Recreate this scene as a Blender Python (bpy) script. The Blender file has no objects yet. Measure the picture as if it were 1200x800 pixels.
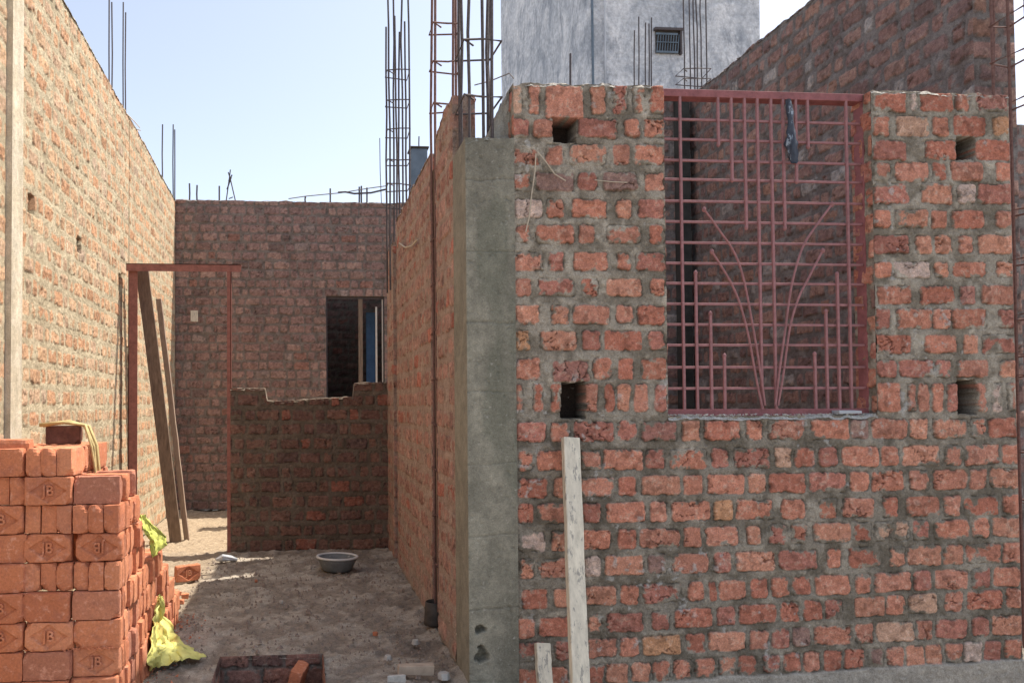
import bpy, math, random
import numpy as np
from mathutils import Vector, Matrix

# ------------------------------------------------------------------ camera, sky, sun, exposure
R = math.radians
F_PX, XP, YP, CAM_H = 900.0, 430.0, 453.0, 1.2
YAW, PITCH, ROLL = R(-4.57), R(1.4), R(-0.28)
scn = bpy.context.scene
col = scn.collection
cam_d = bpy.data.cameras.new('camera'); cam = bpy.data.objects.new('camera', cam_d); col.objects.link(cam)
CM = Matrix.Rotation(YAW, 4, 'Z') @ Matrix.Rotation(R(90)+PITCH, 4, 'X') @ Matrix.Rotation(ROLL, 4, 'Z')
CM.translation = Vector((0, 0, CAM_H))
cam.matrix_world = CM
cam_d.sensor_width = 36; cam_d.lens = 36*F_PX/1200
cam_d.shift_x = (600-XP)/1200; cam_d.shift_y = (YP-400)/1200
cam_d.clip_end = 2000; cam_d.clip_start = .05
scn.camera = cam
SUN = Vector((.545, .16, 1)).normalized()
SUN_EL = math.asin(SUN.z); SUN_AZ = math.atan2(SUN.x, SUN.y)
w = bpy.data.worlds.new('World'); scn.world = w; w.use_nodes = True
nt = w.node_tree; bg = nt.nodes['Background']
sky = nt.nodes.new('ShaderNodeTexSky'); sky.sky_type = 'NISHITA'; sky.sun_disc = False
sky.sun_elevation = SUN_EL; sky.sun_rotation = SUN_AZ
sky.air_density = .9; sky.dust_density = 2.2; sky.ozone_density = 1.2; sky.altitude = 200
hz = nt.nodes.new('ShaderNodeHueSaturation'); hz.inputs['Saturation'].default_value = .62; hz.inputs['Value'].default_value = 1.15
nt.links.new(sky.outputs[0], hz.inputs['Color']); nt.links.new(hz.outputs[0], bg.inputs[0]); bg.inputs[1].default_value = .15
sd = bpy.data.lights.new('sun', 'SUN'); so = bpy.data.objects.new('sun', sd); col.objects.link(so)
so.rotation_mode = 'QUATERNION'; so.rotation_quaternion = SUN.to_track_quat('Z', 'Y')
so.location = (3, 3, 9)
sd.energy = 4.6; sd.angle = R(.53); sd.color = (1, .93, .82)
scn.view_settings.view_transform = 'Standard'; scn.view_settings.look = 'None'
scn.view_settings.gamma = 1; scn.view_settings.exposure = .72
scn.render.engine = 'CYCLES'
scn.cycles.max_bounces = 6; scn.cycles.diffuse_bounces = 4

# ------------------------------------------------------------------ pixel -> place
M3 = CM.to_3x3(); C0 = CM.translation.copy()
def ray(px, py): return M3 @ Vector(((px-XP)/F_PX, -(py-YP)/F_PX, -1))
def onY(px, py, Y): d = ray(px, py); return C0 + d*((Y-C0.y)/d.y)
def onX(px, py, X): d = ray(px, py); return C0 + d*((X-C0.x)/d.x)
def onZ(px, py, Z=0): d = ray(px, py); return C0 + d*((Z-C0.z)/d.z)

rs = np.random.RandomState(7); random.seed(7)

# ------------------------------------------------------------------ helpers: objects
def tag(o, label=None, cat=None, group=None, kind=None):
    if label: o['label'] = label
    if cat: o['category'] = cat
    if group: o['group'] = group
    if kind: o['kind'] = kind
    return o
def empty(name, loc=(0,0,0), label=None, cat=None, group=None, rz=0):
    o = bpy.data.objects.new(name, None); col.objects.link(o); o.location = loc; o.rotation_euler = (0,0,rz)
    o.empty_display_size = .1
    return tag(o, label, cat, group)

class MB:
    """collects shapes; build() links them as ONE mesh object"""
    def __init__(s): s.v = []; s.f = []
    def add(s, vs, fs):
        n = len(s.v); s.v += [tuple(p) for p in vs]; s.f += [tuple(i+n for i in f) for f in fs]; return s
    def box(s, a, b, jit=0):
        (x0,y0,z0),(x1,y1,z1) = a, b
        vs = [(x0,y0,z0),(x1,y0,z0),(x1,y1,z0),(x0,y1,z0),(x0,y0,z1),(x1,y0,z1),(x1,y1,z1),(x0,y1,z1)]
        if jit: vs = [tuple(c+random.uniform(-jit,jit) for c in p) for p in vs]
        return s.add(vs, [(0,3,2,1),(4,5,6,7),(0,1,5,4),(1,2,6,5),(2,3,7,6),(3,0,4,7)])
    def bar(s, a, b, wd, th, up=Vector((0,1,0))):
        a, b = Vector(a), Vector(b); d = (b-a).normalized()
        x = d.cross(up).normalized(); y = x.cross(d).normalized()
        vs = [p + x*sx*wd/2 + y*sy*th/2 for p in (a,b) for sx,sy in ((-1,-1),(1,-1),(1,1),(-1,1))]
        return s.add(vs, [(0,1,2,3),(7,6,5,4),(0,4,5,1),(1,5,6,2),(2,6,7,3),(3,7,4,0)])
    def tube(s, pts, r, n=6, caps=True):
        pts = [Vector(p) for p in pts]; vs = []; fs = []
        for i, p in enumerate(pts):
            d = (pts[min(i+1,len(pts)-1)]-pts[max(i-1,0)]).normalized()
            u = d.cross(Vector((.13,.97,.2)) if abs(d.y) < .9 else Vector((1,0,0))).normalized(); v = d.cross(u)
            rr = r[i] if isinstance(r, (list,tuple)) else r
            for k in range(n):
                a = 2*math.pi*k/n; vs.append(p + (u*math.cos(a)+v*math.sin(a))*rr)
        for i in range(len(pts)-1):
            for k in range(n):
                fs.append((i*n+k, i*n+(k+1)%n, (i+1)*n+(k+1)%n, (i+1)*n+k))
        if caps: fs += [tuple(range(n))[::-1], tuple((len(pts)-1)*n+k for k in range(n))]
        return s.add(vs, fs)
    def lathe(s, prof, c, n=40):
        vs = []; fs = []
        for r, z in prof:
            for k in range(n):
                a = 2*math.pi*k/n; vs.append((c[0]+r*math.cos(a), c[1]+r*math.sin(a), c[2]+z))
        for i in range(len(prof)-1):
            for k in range(n): fs.append((i*n+k, i*n+(k+1)%n, (i+1)*n+(k+1)%n, (i+1)*n+k))
        return s.add(vs, fs)
    def build(s, name, mat, parent=None, smooth=False, bevel=0, seg=2):
        me = bpy.data.meshes.new(name); me.from_pydata(s.v, [], s.f); me.materials.append(mat)
        if smooth: me.shade_smooth()
        o = bpy.data.objects.new(name, me); col.objects.link(o)
        if parent:
            o.parent = parent; o.matrix_parent_inverse = Matrix.Identity(4)
            loc = Vector(parent.location)
            inv = Matrix.LocRotScale(loc, parent.rotation_euler, None).inverted()
            me.transform(inv)
        if bevel:
            m = o.modifiers.new('bevel', 'BEVEL'); m.width = bevel; m.segments = seg; m.limit_method = 'ANGLE'
        return o

# ------------------------------------------------------------------ helpers: materials
def newmat(name, rough=.9):
    m = bpy.data.materials.new(name); m.use_nodes = True
    b = m.node_tree.nodes['Principled BSDF']; b.inputs['Roughness'].default_value = rough
    b.inputs['Specular IOR Level'].default_value = .25
    return m, m.node_tree, b
def N(t, typ, **k):
    n = t.nodes.new(typ)
    for a, v in k.items():
        if a in n.inputs: n.inputs[a].default_value = v
        else: setattr(n, a, v)
    return n
def coords(t, stretch=(1,1,1)):
    g = N(t, 'ShaderNodeNewGeometry'); mp = N(t, 'ShaderNodeMapping'); mp.inputs['Scale'].default_value = stretch
    t.links.new(g.outputs['Position'], mp.inputs[0]); return mp.outputs[0]
def ramp(t, src, stops):
    r = N(t, 'ShaderNodeValToRGB'); e = r.color_ramp.elements
    while len(e) < len(stops): e.new(.5)
    for i, (p, c) in enumerate(stops): e[i].position = p; e[i].color = (*c, 1) if len(c) == 3 else c
    t.links.new(src, r.inputs[0]); return r.outputs[0]
def mixc(t, a, b, fac, mode='MIX'):
    m = N(t, 'ShaderNodeMix', data_type='RGBA', blend_type=mode)
    for sock, v in ((m.inputs[6], a), (m.inputs[7], b), (m.inputs[0], fac)):
        if hasattr(v, 'links'): t.links.new(v, sock)
        else: sock.default_value = v if not isinstance(v, tuple) else (*v, 1)[:4]
    return m.outputs[2]
def noise(t, vec, scale, detail=6, rough=.6, dist=0):
    n = N(t, 'ShaderNodeTexNoise'); n.inputs['Scale'].default_value = scale; n.inputs['Detail'].default_value = detail
    n.inputs['Roughness'].default_value = rough; n.inputs['Distortion'].default_value = dist
    t.links.new(vec, n.inputs['Vector']); return n.outputs[0]
def bump(t, b, hs, strength, dist):
    last = None
    for h in hs:
        bp = N(t, 'ShaderNodeBump'); bp.inputs['Strength'].default_value = strength; bp.inputs['Distance'].default_value = h[1]*dist
        t.links.new(h[0], bp.inputs['Height'])
        if last: t.links.new(last, bp.inputs['Normal'])
        last = bp.outputs[0]
    t.links.new(last, b.inputs['Normal'])
def wall_mat(name, fine=1.0, grain=.35):
    """colour of each brick and of the mortar comes with the wall mesh; grain and grit are noise"""
    m, t, b = newmat(name, .95)
    a = N(t, 'ShaderNodeAttribute', attribute_name='tint'); v = coords(t)
    n1 = noise(t, v, 160, 6, .7); n2 = noise(t, v, 38, 6, .65, .6)
    g1 = ramp(t, n1, [(.3, (1-grain,)*3), (.7, (1+grain*.5,)*3)])
    g2 = ramp(t, n2, [(.3, (1-grain*.6,)*3), (.72, (1+grain*.35,)*3)])
    c = mixc(t, mixc(t, a.outputs[0], g1, 1.0, 'MULTIPLY'), g2, 1.0, 'MULTIPLY')
    n3 = noise(t, v, 260, 3, .7); n4 = noise(t, v, 75, 5, .75, .8)
    c = mixc(t, c, (.07,.055,.045), ramp(t, n4, [(.30,(.75,.75,.75)),(.36,(0,0,0))]))  # dark pit speckles put relief shade into the colour
    c = mixc(t, c, (.60,.57,.51), ramp(t, n4, [(.66,(0,0,0)),(.74,(.45,.45,.45))]))
    c = mixc(t, c, ramp(t, n3, [(.3,(.80,)*3),(.7,(1.15,)*3)]), 1.0, 'MULTIPLY')
    t.links.new(c, b.inputs['Base Color'])
    bump(t, b, [(n2, 1.0), (n4, .8), (n1, .45)], 1.0, .007*fine)
    return m
def plain_mat(name, colr, var=.25, scale=20, rough=.8, bmp=.003, stretch=(1,1,1), spec=None, metal=0, spots=None):
    m, t, b = newmat(name, rough); v = coords(t, stretch); n = noise(t, v, scale, 7, .65)
    lo = tuple(c*(1-var) for c in colr); hi = tuple(min(1, c*(1+var)) for c in colr)
    c = ramp(t, n, [(.28, lo), (.72, hi)])
    if spots:
        s = noise(t, v, scale*spots[1], 5, .7); c = mixc(t, c, spots[0], ramp(t, s, [(spots[2], (0,0,0)), (spots[2]+.06, (1,1,1))]))
    t.links.new(c, b.inputs['Base Color']); b.inputs['Metallic'].default_value = metal
    if spec is not None: b.inputs['Specular IOR Level'].default_value = spec
    n2 = noise(t, v, scale*6, 5, .7); bump(t, b, [(n, 1.0), (n2, .35)], .8, bmp)
    return m

M = {}
M['wall'] = wall_mat('brick_masonry')
M['wall_far'] = wall_mat('brick_masonry_far', 1.4, .3)
M['concrete'] = wall_mat('cast_concrete', .5, .25)
M['ground'] = wall_mat('cement_dust_floor', 1.3, .4)
M['iron_door'] = plain_mat('brown_red_oxide_iron', (.27,.11,.085), .3, 30, .6, .0008)
M['iron'] = plain_mat('maroon_painted_iron', (.27,.10,.10), .28, 30, .6, .0008, spots=((.2,.07,.05),2.5,.62))
M['iron_bar'] = plain_mat('pinkish_primer_on_bars', (.30,.145,.145), .25, 40, .6, .0006, spots=((.25,.09,.08),2.5,.64))
M['rebar'] = plain_mat('steel_rebar', (.10,.085,.085), .35, 60, .7, .001, metal=.3)
M['rebar_rust'] = plain_mat('rusty_rebar', (.17,.095,.08), .4, 60, .8, .001)
M['wire'] = plain_mat('thin_wire', (.2,.18,.17), .2, 60, .6, .0003)
M['straw_wire'] = plain_mat('pale_string', (.5,.43,.33), .2, 60, .8, .0003)
M['plaster'] = plain_mat('old_grey_plaster', (.47,.49,.52), .34, 2.6, .9, .012, (1,1,.55), spots=((.24,.27,.31),1.3,.57))
def weathered():
    m, t, b = newmat('weathered_render', .95); v = coords(t); vs_ = coords(t, (1.6,1.6,.7)); vd = coords(t, (1,1,.9))
    a = noise(t, v, 1.1, 8, .72, .8); st_ = noise(t, vs_, 1.7, 8, .72, 1.2); f = noise(t, v, 14, 7, .75)
    c = ramp(t, a, [(.32,(.36,.39,.43)),(.48,(.60,.62,.645)),(.62,(.80,.805,.81))])
    c = mixc(t, c, (.20,.23,.28), ramp(t, st_, [(.50,(0,0,0)),(.64,(.6,.6,.6))]))
    c = mixc(t, c, ramp(t, f, [(.3,(.62,)*3),(.7,(1.22,)*3)]), 1.0, 'MULTIPLY')
    t.links.new(c, b.inputs['Base Color']); bump(t, b, [(a, 1), (f, .5)], .9, .05); return m
M['tower'] = weathered()
M['dark_plaster'] = plain_mat('dark_blue_grey_plaster', (.13,.17,.21), .3, 4, .9, .003)
M['timber'] = plain_mat('weathered_timber', (.20,.145,.105), .4, 9, .85, .002, (6,6,.7))
M['timber_pale'] = plain_mat('cement_splashed_timber', (.62,.57,.46), .22, 12, .85, .002, (4,4,.8), spots=((.33,.31,.27),1.2,.56))
M['timber_edge'] = plain_mat('pale_timber_edge', (.30,.22,.165), .25, 12, .85, .002, (6,6,.7))
M['basin'] = plain_mat('grey_rubber_basin', (.16,.17,.17), .25, 14, .6, .002, spots=((.34,.33,.31),1.5,.62))
M['basin_rim'] = plain_mat('pale_rim', (.62,.62,.6), .12, 20, .6, .001)
M['sack'] = plain_mat('yellow_plastic_sack', (.66,.62,.20), .25, 10, .6, .004, spots=((.70,.52,.16),.5,.55))
M['lime'] = plain_mat('lime_plastic_sack', (.60,.63,.16), .12, 12, .5, .003)
M['straw'] = plain_mat('straw_rope', (.46,.36,.17), .35, 30, .9, .004)
M['rag'] = plain_mat('dark_blue_rag', (.05,.06,.08), .6, 30, .7, .003, (1,1,.4), spots=((.3,.36,.42),1.2,.6))
M['black'] = plain_mat('black_plastic', (.055,.048,.042), .4, 20, .6, .002)
M['blue'] = plain_mat('blue_painted_door', (.07,.15,.30), .2, 10, .6, .001)
M['pipe_white'] = plain_mat('pale_conduit', (.6,.56,.5), .15, 20, .6, .001)
M['dark_column'] = plain_mat('very_dark_plaster', (.055,.055,.05), .5, 6, .95, .004)  # near-black base colour of the narrow room column
M['cement_lump'] = plain_mat('cement_crumbs', (.45,.43,.39), .25, 60, .95, .003)
def brick_mat():
    m, t, b = newmat('new_clay_brick', .95); v = coords(t)
    oi = N(t, 'ShaderNodeObjectInfo')
    c = ramp(t, oi.outputs['Random'], [(0,(.44,.155,.08)),(.25,(.56,.215,.11)),(.5,(.49,.18,.092)),(.75,(.59,.245,.13)),(.92,(.44,.18,.11)),(1,(.32,.14,.095))])
    n1 = noise(t, v, 16, 7, .7); n2 = noise(t, v, 110, 5, .7)
    c = mixc(t, c, (.30,.12,.09), ramp(t, n1, [(.5,(0,0,0)),(.8,(.8,.8,.8))]))
    c = mixc(t, c, (.66,.34,.24), ramp(t, noise(t, v, 45, 4, .6), [(.56,(0,0,0)),(.75,(.8,.8,.8))]))
    c = mixc(t, c, ramp(t, n2, [(.3,(.78,)*3),(.7,(1.15,)*3)]), 1.0, 'MULTIPLY')
    t.links.new(c, b.inputs['Base Color']); bump(t, b, [(n1, 1), (n2, .4)], .8, .004); return m
M['brick'] = brick_mat()

# ------------------------------------------------------------------ masonry as real relief
LAT = rs.rand(32, 256, 256).astype(np.float32)
def vnoise(x, y, k):
    xi = np.floor(x).astype(int); yi = np.floor(y).astype(int); fx = x-xi; fy = y-yi
    fx = fx*fx*(3-2*fx); fy = fy*fy*(3-2*fy); L = LAT[k % 32]
    a = L[xi & 255, yi & 255]; b = L[(xi+1) & 255, yi & 255]; c = L[xi & 255, (yi+1) & 255]; d = L[(xi+1) & 255, (yi+1) & 255]
    return (a*(1-fx)+b*fx)*(1-fy)+(c*(1-fx)+d*fx)*fy
def fbm(x, y, f, o, k):
    s = 0; amp = 1; tot = 0
    for i in range(o):
        s = s + amp*vnoise(x*f+17.3*i+k*5.1, y*f+9.7*i+k*3.3, k+i); tot += amp; amp *= .55; f *= 2.03
    return s/tot
def sstep(a, b, x):
    t = np.clip((x-a)/(b-a), 0, 1); return t*t*(3-2*t)

class Acc:
    def __init__(s): s.v = []; s.f = []; s.c = []; s.n = 0
    def add(s, v, f, c): s.v.append(v); s.f.append(f+s.n); s.c.append(c); s.n += len(v)
    def build(s, name, mat, parent=None):
        v = np.concatenate(s.v).astype(np.float32); f = np.concatenate(s.f).astype(np.int32); c = np.concatenate(s.c).astype(np.float32)
        used = np.zeros(len(v), bool); used[f.ravel()] = True; idx = np.cumsum(used)-1
        v = v[used]; c = c[used]; f = idx[f].astype(np.int32)
        me = bpy.data.meshes.new(name); me.vertices.add(len(v)); me.vertices.foreach_set('co', v.ravel())
        me.loops.add(f.size); me.loops.foreach_set('vertex_index', f.ravel())
        me.polygons.add(len(f)); me.polygons.foreach_set('loop_start', np.arange(0, f.size, 4, dtype=np.int32))
        me.update(calc_edges=True); me.validate()
        a = me.attributes.new('tint', 'FLOAT_COLOR', 'POINT')
        if len(me.vertices) == len(c): a.data.foreach_set('color', np.concatenate([c, np.ones((len(c),1),np.float32)],1).ravel())
        me.shade_smooth(); me.materials.append(mat)
        o = bpy.data.objects.new(name, me); col.objects.link(o)
        if parent: o.parent = parent
        return o

# styles: albedo of bricks and mortar, smear = how much mortar has been dragged across the bricks
ST = dict(
 front=dict(b=[(.63,.265,.175),(.66,.285,.19),(.58,.225,.15),(.69,.325,.215),(.55,.23,.17),(.64,.29,.20)], odd=[(.36,.22,.18),(.70,.43,.30),(.64,.48,.40),(.72,.38,.21),(.50,.235,.185)],
            m=(.25,.215,.165), m2=(.43,.38,.305), smear=.40, rel=.006, warp=.0046, ring=.8, puff=.15, hs=.9),
 left=dict(b=[(.64,.40,.235),(.62,.37,.215),(.66,.43,.26),(.61,.34,.19),(.61,.41,.265)], odd=[(.55,.40,.28),(.66,.36,.20)], m=(.49,.405,.27), m2=(.62,.52,.355), smear=.46, rel=.004, warp=.007, ring=.55, puff=.4, hs=.75),
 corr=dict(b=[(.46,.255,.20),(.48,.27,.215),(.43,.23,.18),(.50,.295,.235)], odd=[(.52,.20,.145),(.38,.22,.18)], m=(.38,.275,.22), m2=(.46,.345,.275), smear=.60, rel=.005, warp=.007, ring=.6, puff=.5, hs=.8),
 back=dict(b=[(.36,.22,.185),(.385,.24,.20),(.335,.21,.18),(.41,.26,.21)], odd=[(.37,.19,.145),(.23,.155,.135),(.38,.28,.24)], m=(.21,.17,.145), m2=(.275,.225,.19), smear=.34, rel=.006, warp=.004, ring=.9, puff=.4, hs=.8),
 part=dict(b=[(.215,.12,.092),(.23,.13,.10),(.20,.11,.088),(.25,.135,.10)], odd=[(.33,.135,.095),(.16,.10,.085)], m=(.15,.118,.088), m2=(.195,.155,.118), smear=.36, rel=.006, warp=.004, ring=.9, puff=.4, hs=.8),  # shade of the passage corner put into this darker partition albedo
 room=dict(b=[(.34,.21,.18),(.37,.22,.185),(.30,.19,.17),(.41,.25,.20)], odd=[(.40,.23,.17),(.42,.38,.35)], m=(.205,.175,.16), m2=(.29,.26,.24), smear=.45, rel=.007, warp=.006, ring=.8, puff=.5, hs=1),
 conc=dict(b=[(.2,.2,.2)], odd=[(.2,.2,.2)], m=(.235,.222,.175), m2=(.29,.273,.215), smear=0, rel=0, warp=0, ring=0, puff=0, hs=1),
 cement=dict(b=[(.3,.3,.3)], odd=[(.3,.3,.3)], m=(.56,.48,.35), m2=(.64,.56,.43), smear=0, rel=0, warp=0, ring=0, puff=0, hs=1),
 pit=dict(b=[(.38,.20,.145),(.33,.18,.14)], odd=[(.2,.12,.1)], m=(.20,.17,.14), m2=(.28,.24,.20), smear=.3, rel=.008, warp=.004, ring=1, puff=.5, hs=1),
)
def bond(wd, h, course=.119, S=.166, H=.074, gap=.025, bh=.085, v0=.01, u0=None, seed=0):
    rd = random.Random(seed); out = []; k = 0; v = v0
    while v < h:
        u = -rd.uniform(0, .2) if u0 is None else u0 - (k % 2)*.12
        s = k % 2
        while u < wd:
            L = (S if s else H)*rd.uniform(.9, 1.08)
            out.append((u, v+rd.uniform(-.004,.004), u+L, v+bh*rd.uniform(.92,1.05))); u += L+gap*rd.uniform(.7,1.3)
            s = 1-s if rd.random() > .08 else s
        k += 1; v += course*rd.uniform(.985, 1.015)
    return out
def panel(acc, P0, U, V, wd, h, step, bricks, st, seed=0, holes=(), cuts=(), top=None, fade=.008, vstep=None, extra=None, colfn=None):
    """a relief sheet: real bricks standing proud of real mortar, from P0 along U and V, relief along U x V"""
    st = ST[st] if isinstance(st, str) else st
    rd = random.Random(seed); P0 = np.array(P0, float); U = np.array(U, float); V = np.array(V, float); Nn = np.cross(U, V)
    nu = max(2, int(round(wd/step))+1); nv = max(2, int(round(h/(vstep or step)))+1)
    us = np.linspace(0, wd, nu); vs = np.linspace(0, h, nv); uu, vv = np.meshgrid(us, vs, indexing='ij')
    s0 = seed*3.71
    X = uu+s0; Y = vv+s0*.7
    wp = st['warp']
    wu = (fbm(X, Y, 22, 4, seed)-.5)*2*wp*1.5; wv = (fbm(X, Y, 22, 4, seed+3)-.5)*2*wp*1.5
    big = fbm(X, Y, 2.1, 4, seed+5); mid = fbm(X, Y, 14, 4, seed+7); fin = fbm(X, Y, 60, 3, seed+9); grit = fbm(X, Y, 120, 2, seed+11)
    mc = np.array(st['m'])[None,None,:]*(1-sstep(.35,.65,mid)[...,None]) + np.array(st['m2'])[None,None,:]*sstep(.35,.65,mid)[...,None]
    C = mc*(.82+.36*fin[...,None])*(.88+.24*big[...,None])
    Hh = (mid-.5)*.010 + (fin-.5)*.006 + (grit-.5)*.0035
    if not bricks: Hh = (big-.5)*.006 + (mid-.5)*.0025 + (fin-.5)*.001
    cr = np.abs(fbm(X, Y, 17, 4, seed+13)-.5)
    crk = 1-sstep(.0, .022, cr)
    chip = fbm(X, Y, 33, 3, seed+15)
    smn = fbm(X, Y, 9, 5, seed+17)
    for (a, b, c, d) in [q[:4] for q in bricks]:
        i0, i1 = np.searchsorted(us, a-.02), np.searchsorted(us, c+.02); j0, j1 = np.searchsorted(vs, b-.02), np.searchsorted(vs, d+.02)
        if i1 <= i0 or j1 <= j0: rd.random(); continue
        sl = (slice(i0,i1), slice(j0,j1)); cu, cv = (a+c)/2, (b+d)/2
        rot = rd.uniform(-.03,.03)
        pu = uu[sl]+wu[sl]-cu; pv = vv[sl]+wv[sl]-cv; pu, pv = pu+rot*pv, pv-rot*pu
        r = rd.uniform(.008,.02); qx = np.abs(pu)-(c-a)/2+r; qy = np.abs(pv)-(d-b)/2+r
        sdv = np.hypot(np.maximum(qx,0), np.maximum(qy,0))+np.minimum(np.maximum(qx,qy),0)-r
        thr = st['smear']*rd.uniform(.2,1.5)
        edge = sstep(-.03, 0, sdv)
        sm = sstep(.60-.04, .60+.04, smn[sl]*.72 + .28*fin[sl] + (edge-.55)*.16 + (thr-.45)*.32)*(1 if st['smear'] else 0)
        sdv = sdv + .005*sstep(.58,.72,chip[sl])*sstep(-.022,0,sdv)
        mk = (1-sstep(-.002, .002, sdv))
        cc = np.array(rd.choice(st['b'] if rd.random() > .11 else st['odd']))*rd.uniform(.86,1.12)
        bc = cc[None,None,:]*(.72+.56*fin[sl][...,None])*(.85+.3*mid[sl][...,None])
        ck = (crk[sl]*(rd.random() < .42)*sstep(.47,.62,smn[sl]+.08))
        bc = bc*(1-.6*ck[...,None]); bc = bc*(1-.3*sstep(.60,.68,chip[sl])[...,None]); pl = .45*sstep(.62,.72,fin[sl])[...,None]; bc = bc*(1-pl)+np.array((.66,.47,.36))*pl*(cc.mean()/.36)
        m2 = (mk*(1-sm))[...,None]
        C[sl] = C[sl]*(1-m2) + bc*m2
        hb = st['rel']*rd.uniform(.35,1.3) + (chip[sl]-.5)*.012 + (grit[sl]-.5)*.003 - .012*ck + rd.uniform(-.05,.05)*pu + rd.uniform(-.08,.08)*pv - .004*st['puff']*np.exp(sdv/.005)
        hb = np.maximum(hb*(1-sm*.5), -.01)+sm*.0015
        Hh[sl] = Hh[sl]*(1-mk)+hb*mk
        ring = np.exp(-((sdv-.001)/.0034)**2)*sstep(.38,.62,chip[sl])*st['ring']
        Hh[sl] -= .010*ring; C[sl] = C[sl]*(1-.35*ring[...,None])
    # flattish smears and drips of mortar, and hairline breaks
    Hh = Hh*st['hs']
    if fade:
        ed = np.minimum(np.minimum(uu, wd-uu), np.minimum(vv, h-vv)); Hh = Hh*sstep(0, fade, ed)
    for (a, b, c, d, dep) in holes:
        jg = (fbm(X, Y, 40, 3, seed+21)-.5)*.014
        ins = (uu+jg > a) & (uu+jg < c) & (vv+jg > b) & (vv-jg < d)
        Hh = np.where(ins, -dep, Hh); C[ins] = np.array((.05,.035,.028))  # shade inside the holes painted near-black into the tint
    if extra: Hh, C = extra(uu, vv, Hh, C)
    if colfn: C = colfn(uu, vv, C)
    v2 = vv
    tp = None
    if top is not None:
        tp = top(us)[:,None]; v2 = np.minimum(vv, tp)
    P = P0+uu[...,None]*U+v2[...,None]*V+Hh[...,None]*Nn
    I = np.arange(nu*nv).reshape(nu,nv)
    Fq = np.stack([I[:-1,:-1], I[1:,:-1], I[1:,1:], I[:-1,1:]], -1)
    keep = np.ones((nu-1,nv-1), bool); cu = (us[1:]+us[:-1])/2; cv = (vs[1:]+vs[:-1])/2
    for (a, b, c, d) in cuts: keep &= ~((cu[:,None] > a) & (cu[:,None] < c) & (cv[None,:] > b) & (cv[None,:] < d))
    if tp is not None: keep &= (vv[:-1,:-1] < tp[:-1]) | (vv[1:,:-1] < tp[1:])
    acc.add(P.reshape(-1,3), Fq[keep].reshape(-1,4), np.clip(C,.01,.9).reshape(-1,3))
def cap(acc, P0, U, D, wd, dep, step, top, seed, tint=(.42,.39,.34), over=.006):
    """rough mortar on top of a wall: along U, back along D, at height top(u)"""
    P0 = np.array(P0, float); U = np.array(U, float); D = np.array(D, float)
    us = np.linspace(0, wd, max(2,int(wd/step)+1)); ds = np.linspace(-over, dep+over, max(3,int(dep/step)+1)); uu, dd = np.meshgrid(us, ds, indexing='ij')
    z = top(us)[:,None]+(fbm(uu+seed, dd, 25, 4, seed)-.5)*.020 + (fbm(uu, dd, 6, 2, seed+2)-.5)*.01
    z[:,0] -= .014; z[:,-1] -= .014
    jit = (fbm(uu, dd, 40, 3, seed+3)-.5)*.012
    P = P0+uu[...,None]*U+(dd+jit)[...,None]*D+z[...,None]*np.array((0,0,1.))
    C = np.array(tint)*(.7+.6*fbm(uu, dd, 30, 4, seed+4))[...,None]
    I = np.arange(uu.size).reshape(uu.shape); Fq = np.stack([I[:-1,:-1], I[1:,:-1], I[1:,1:], I[:-1,1:]], -1)
    if np.dot(np.cross(U, D), (0,0,1)) < 0: Fq = Fq[...,::-1]
    acc.add(P.reshape(-1,3), Fq.reshape(-1,4), C.reshape(-1,3))
flat = lambda hgt, amp=.012, k=1: (lambda u: hgt+(fbm(u*1.0, u*0+k, 9, 3, k)-.5)*2*amp)
def block(name, x0, x1, y0, y1, hgt, st, seed, fine, faces='-x', step=.01, coarse=.03, mat='wall_far', top=None, z0=0, bricks=None, **kw):
    """an axis-aligned brick wall: relief on every side, finest on the sides named in `faces`"""
    acc = Acc(); top = top or (lambda u: hgt+0*u)
    along_x = (x1-x0) > (y1-y0)
    hm = hgt+.15
    def side(key, P, U, w_, tf, sd):
        s = fine if key in faces else coarse
        br = bricks if (bricks is not None and key in faces) else bond(w_, hm, seed=sd)
        k = kw if key in faces else {}
        panel(acc, P, U, (0,0,1), w_, hm, s, br, st, sd, top=tf, **k)
    t_u = top if along_x else (lambda u: top(u))
    if along_x:
        side('-y', (x0,y0,z0), (1,0,0), x1-x0, top, seed); side('+y', (x1,y1,z0), (-1,0,0), x1-x0, lambda u: top((x1-x0)-u), seed+1)
        side('-x', (x0,y1,z0), (0,-1,0), y1-y0, lambda u: top(np.zeros(1))[0]+0*u, seed+2); side('+x', (x1,y0,z0), (0,1,0), y1-y0, lambda u: top(np.array([x1-x0]))[0]+0*u, seed+4)
        cap(acc, (x0,y0,z0), (1,0,0), (0,1,0), x1-x0, y1-y0, max(.01,fine), top, seed, tuple(c*1.2 for c in ST[st]['m2']))
    else:   # top(u): u runs with +Y
        L = y1-y0
        side('-x', (x0,y1,z0), (0,-1,0), L, lambda u: top(L-u), seed); side('+x', (x1,y0,z0), (0,1,0), L, top, seed+1)
        side('-y', (x0,y0,z0), (1,0,0), x1-x0, lambda u: top(np.zeros(1))[0]+0*u, seed+2); side('+y', (x1,y1,z0), (-1,0,0), x1-x0, lambda u: top(np.array([L]))[0]+0*u, seed+4)
        cap(acc, (x0,y0,z0), (0,1,0), (1,0,0), L, x1-x0, max(.01,fine), top, seed, tuple(c*1.2 for c in ST[st]['m2']))
    return acc.build(name, M[mat])

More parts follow.
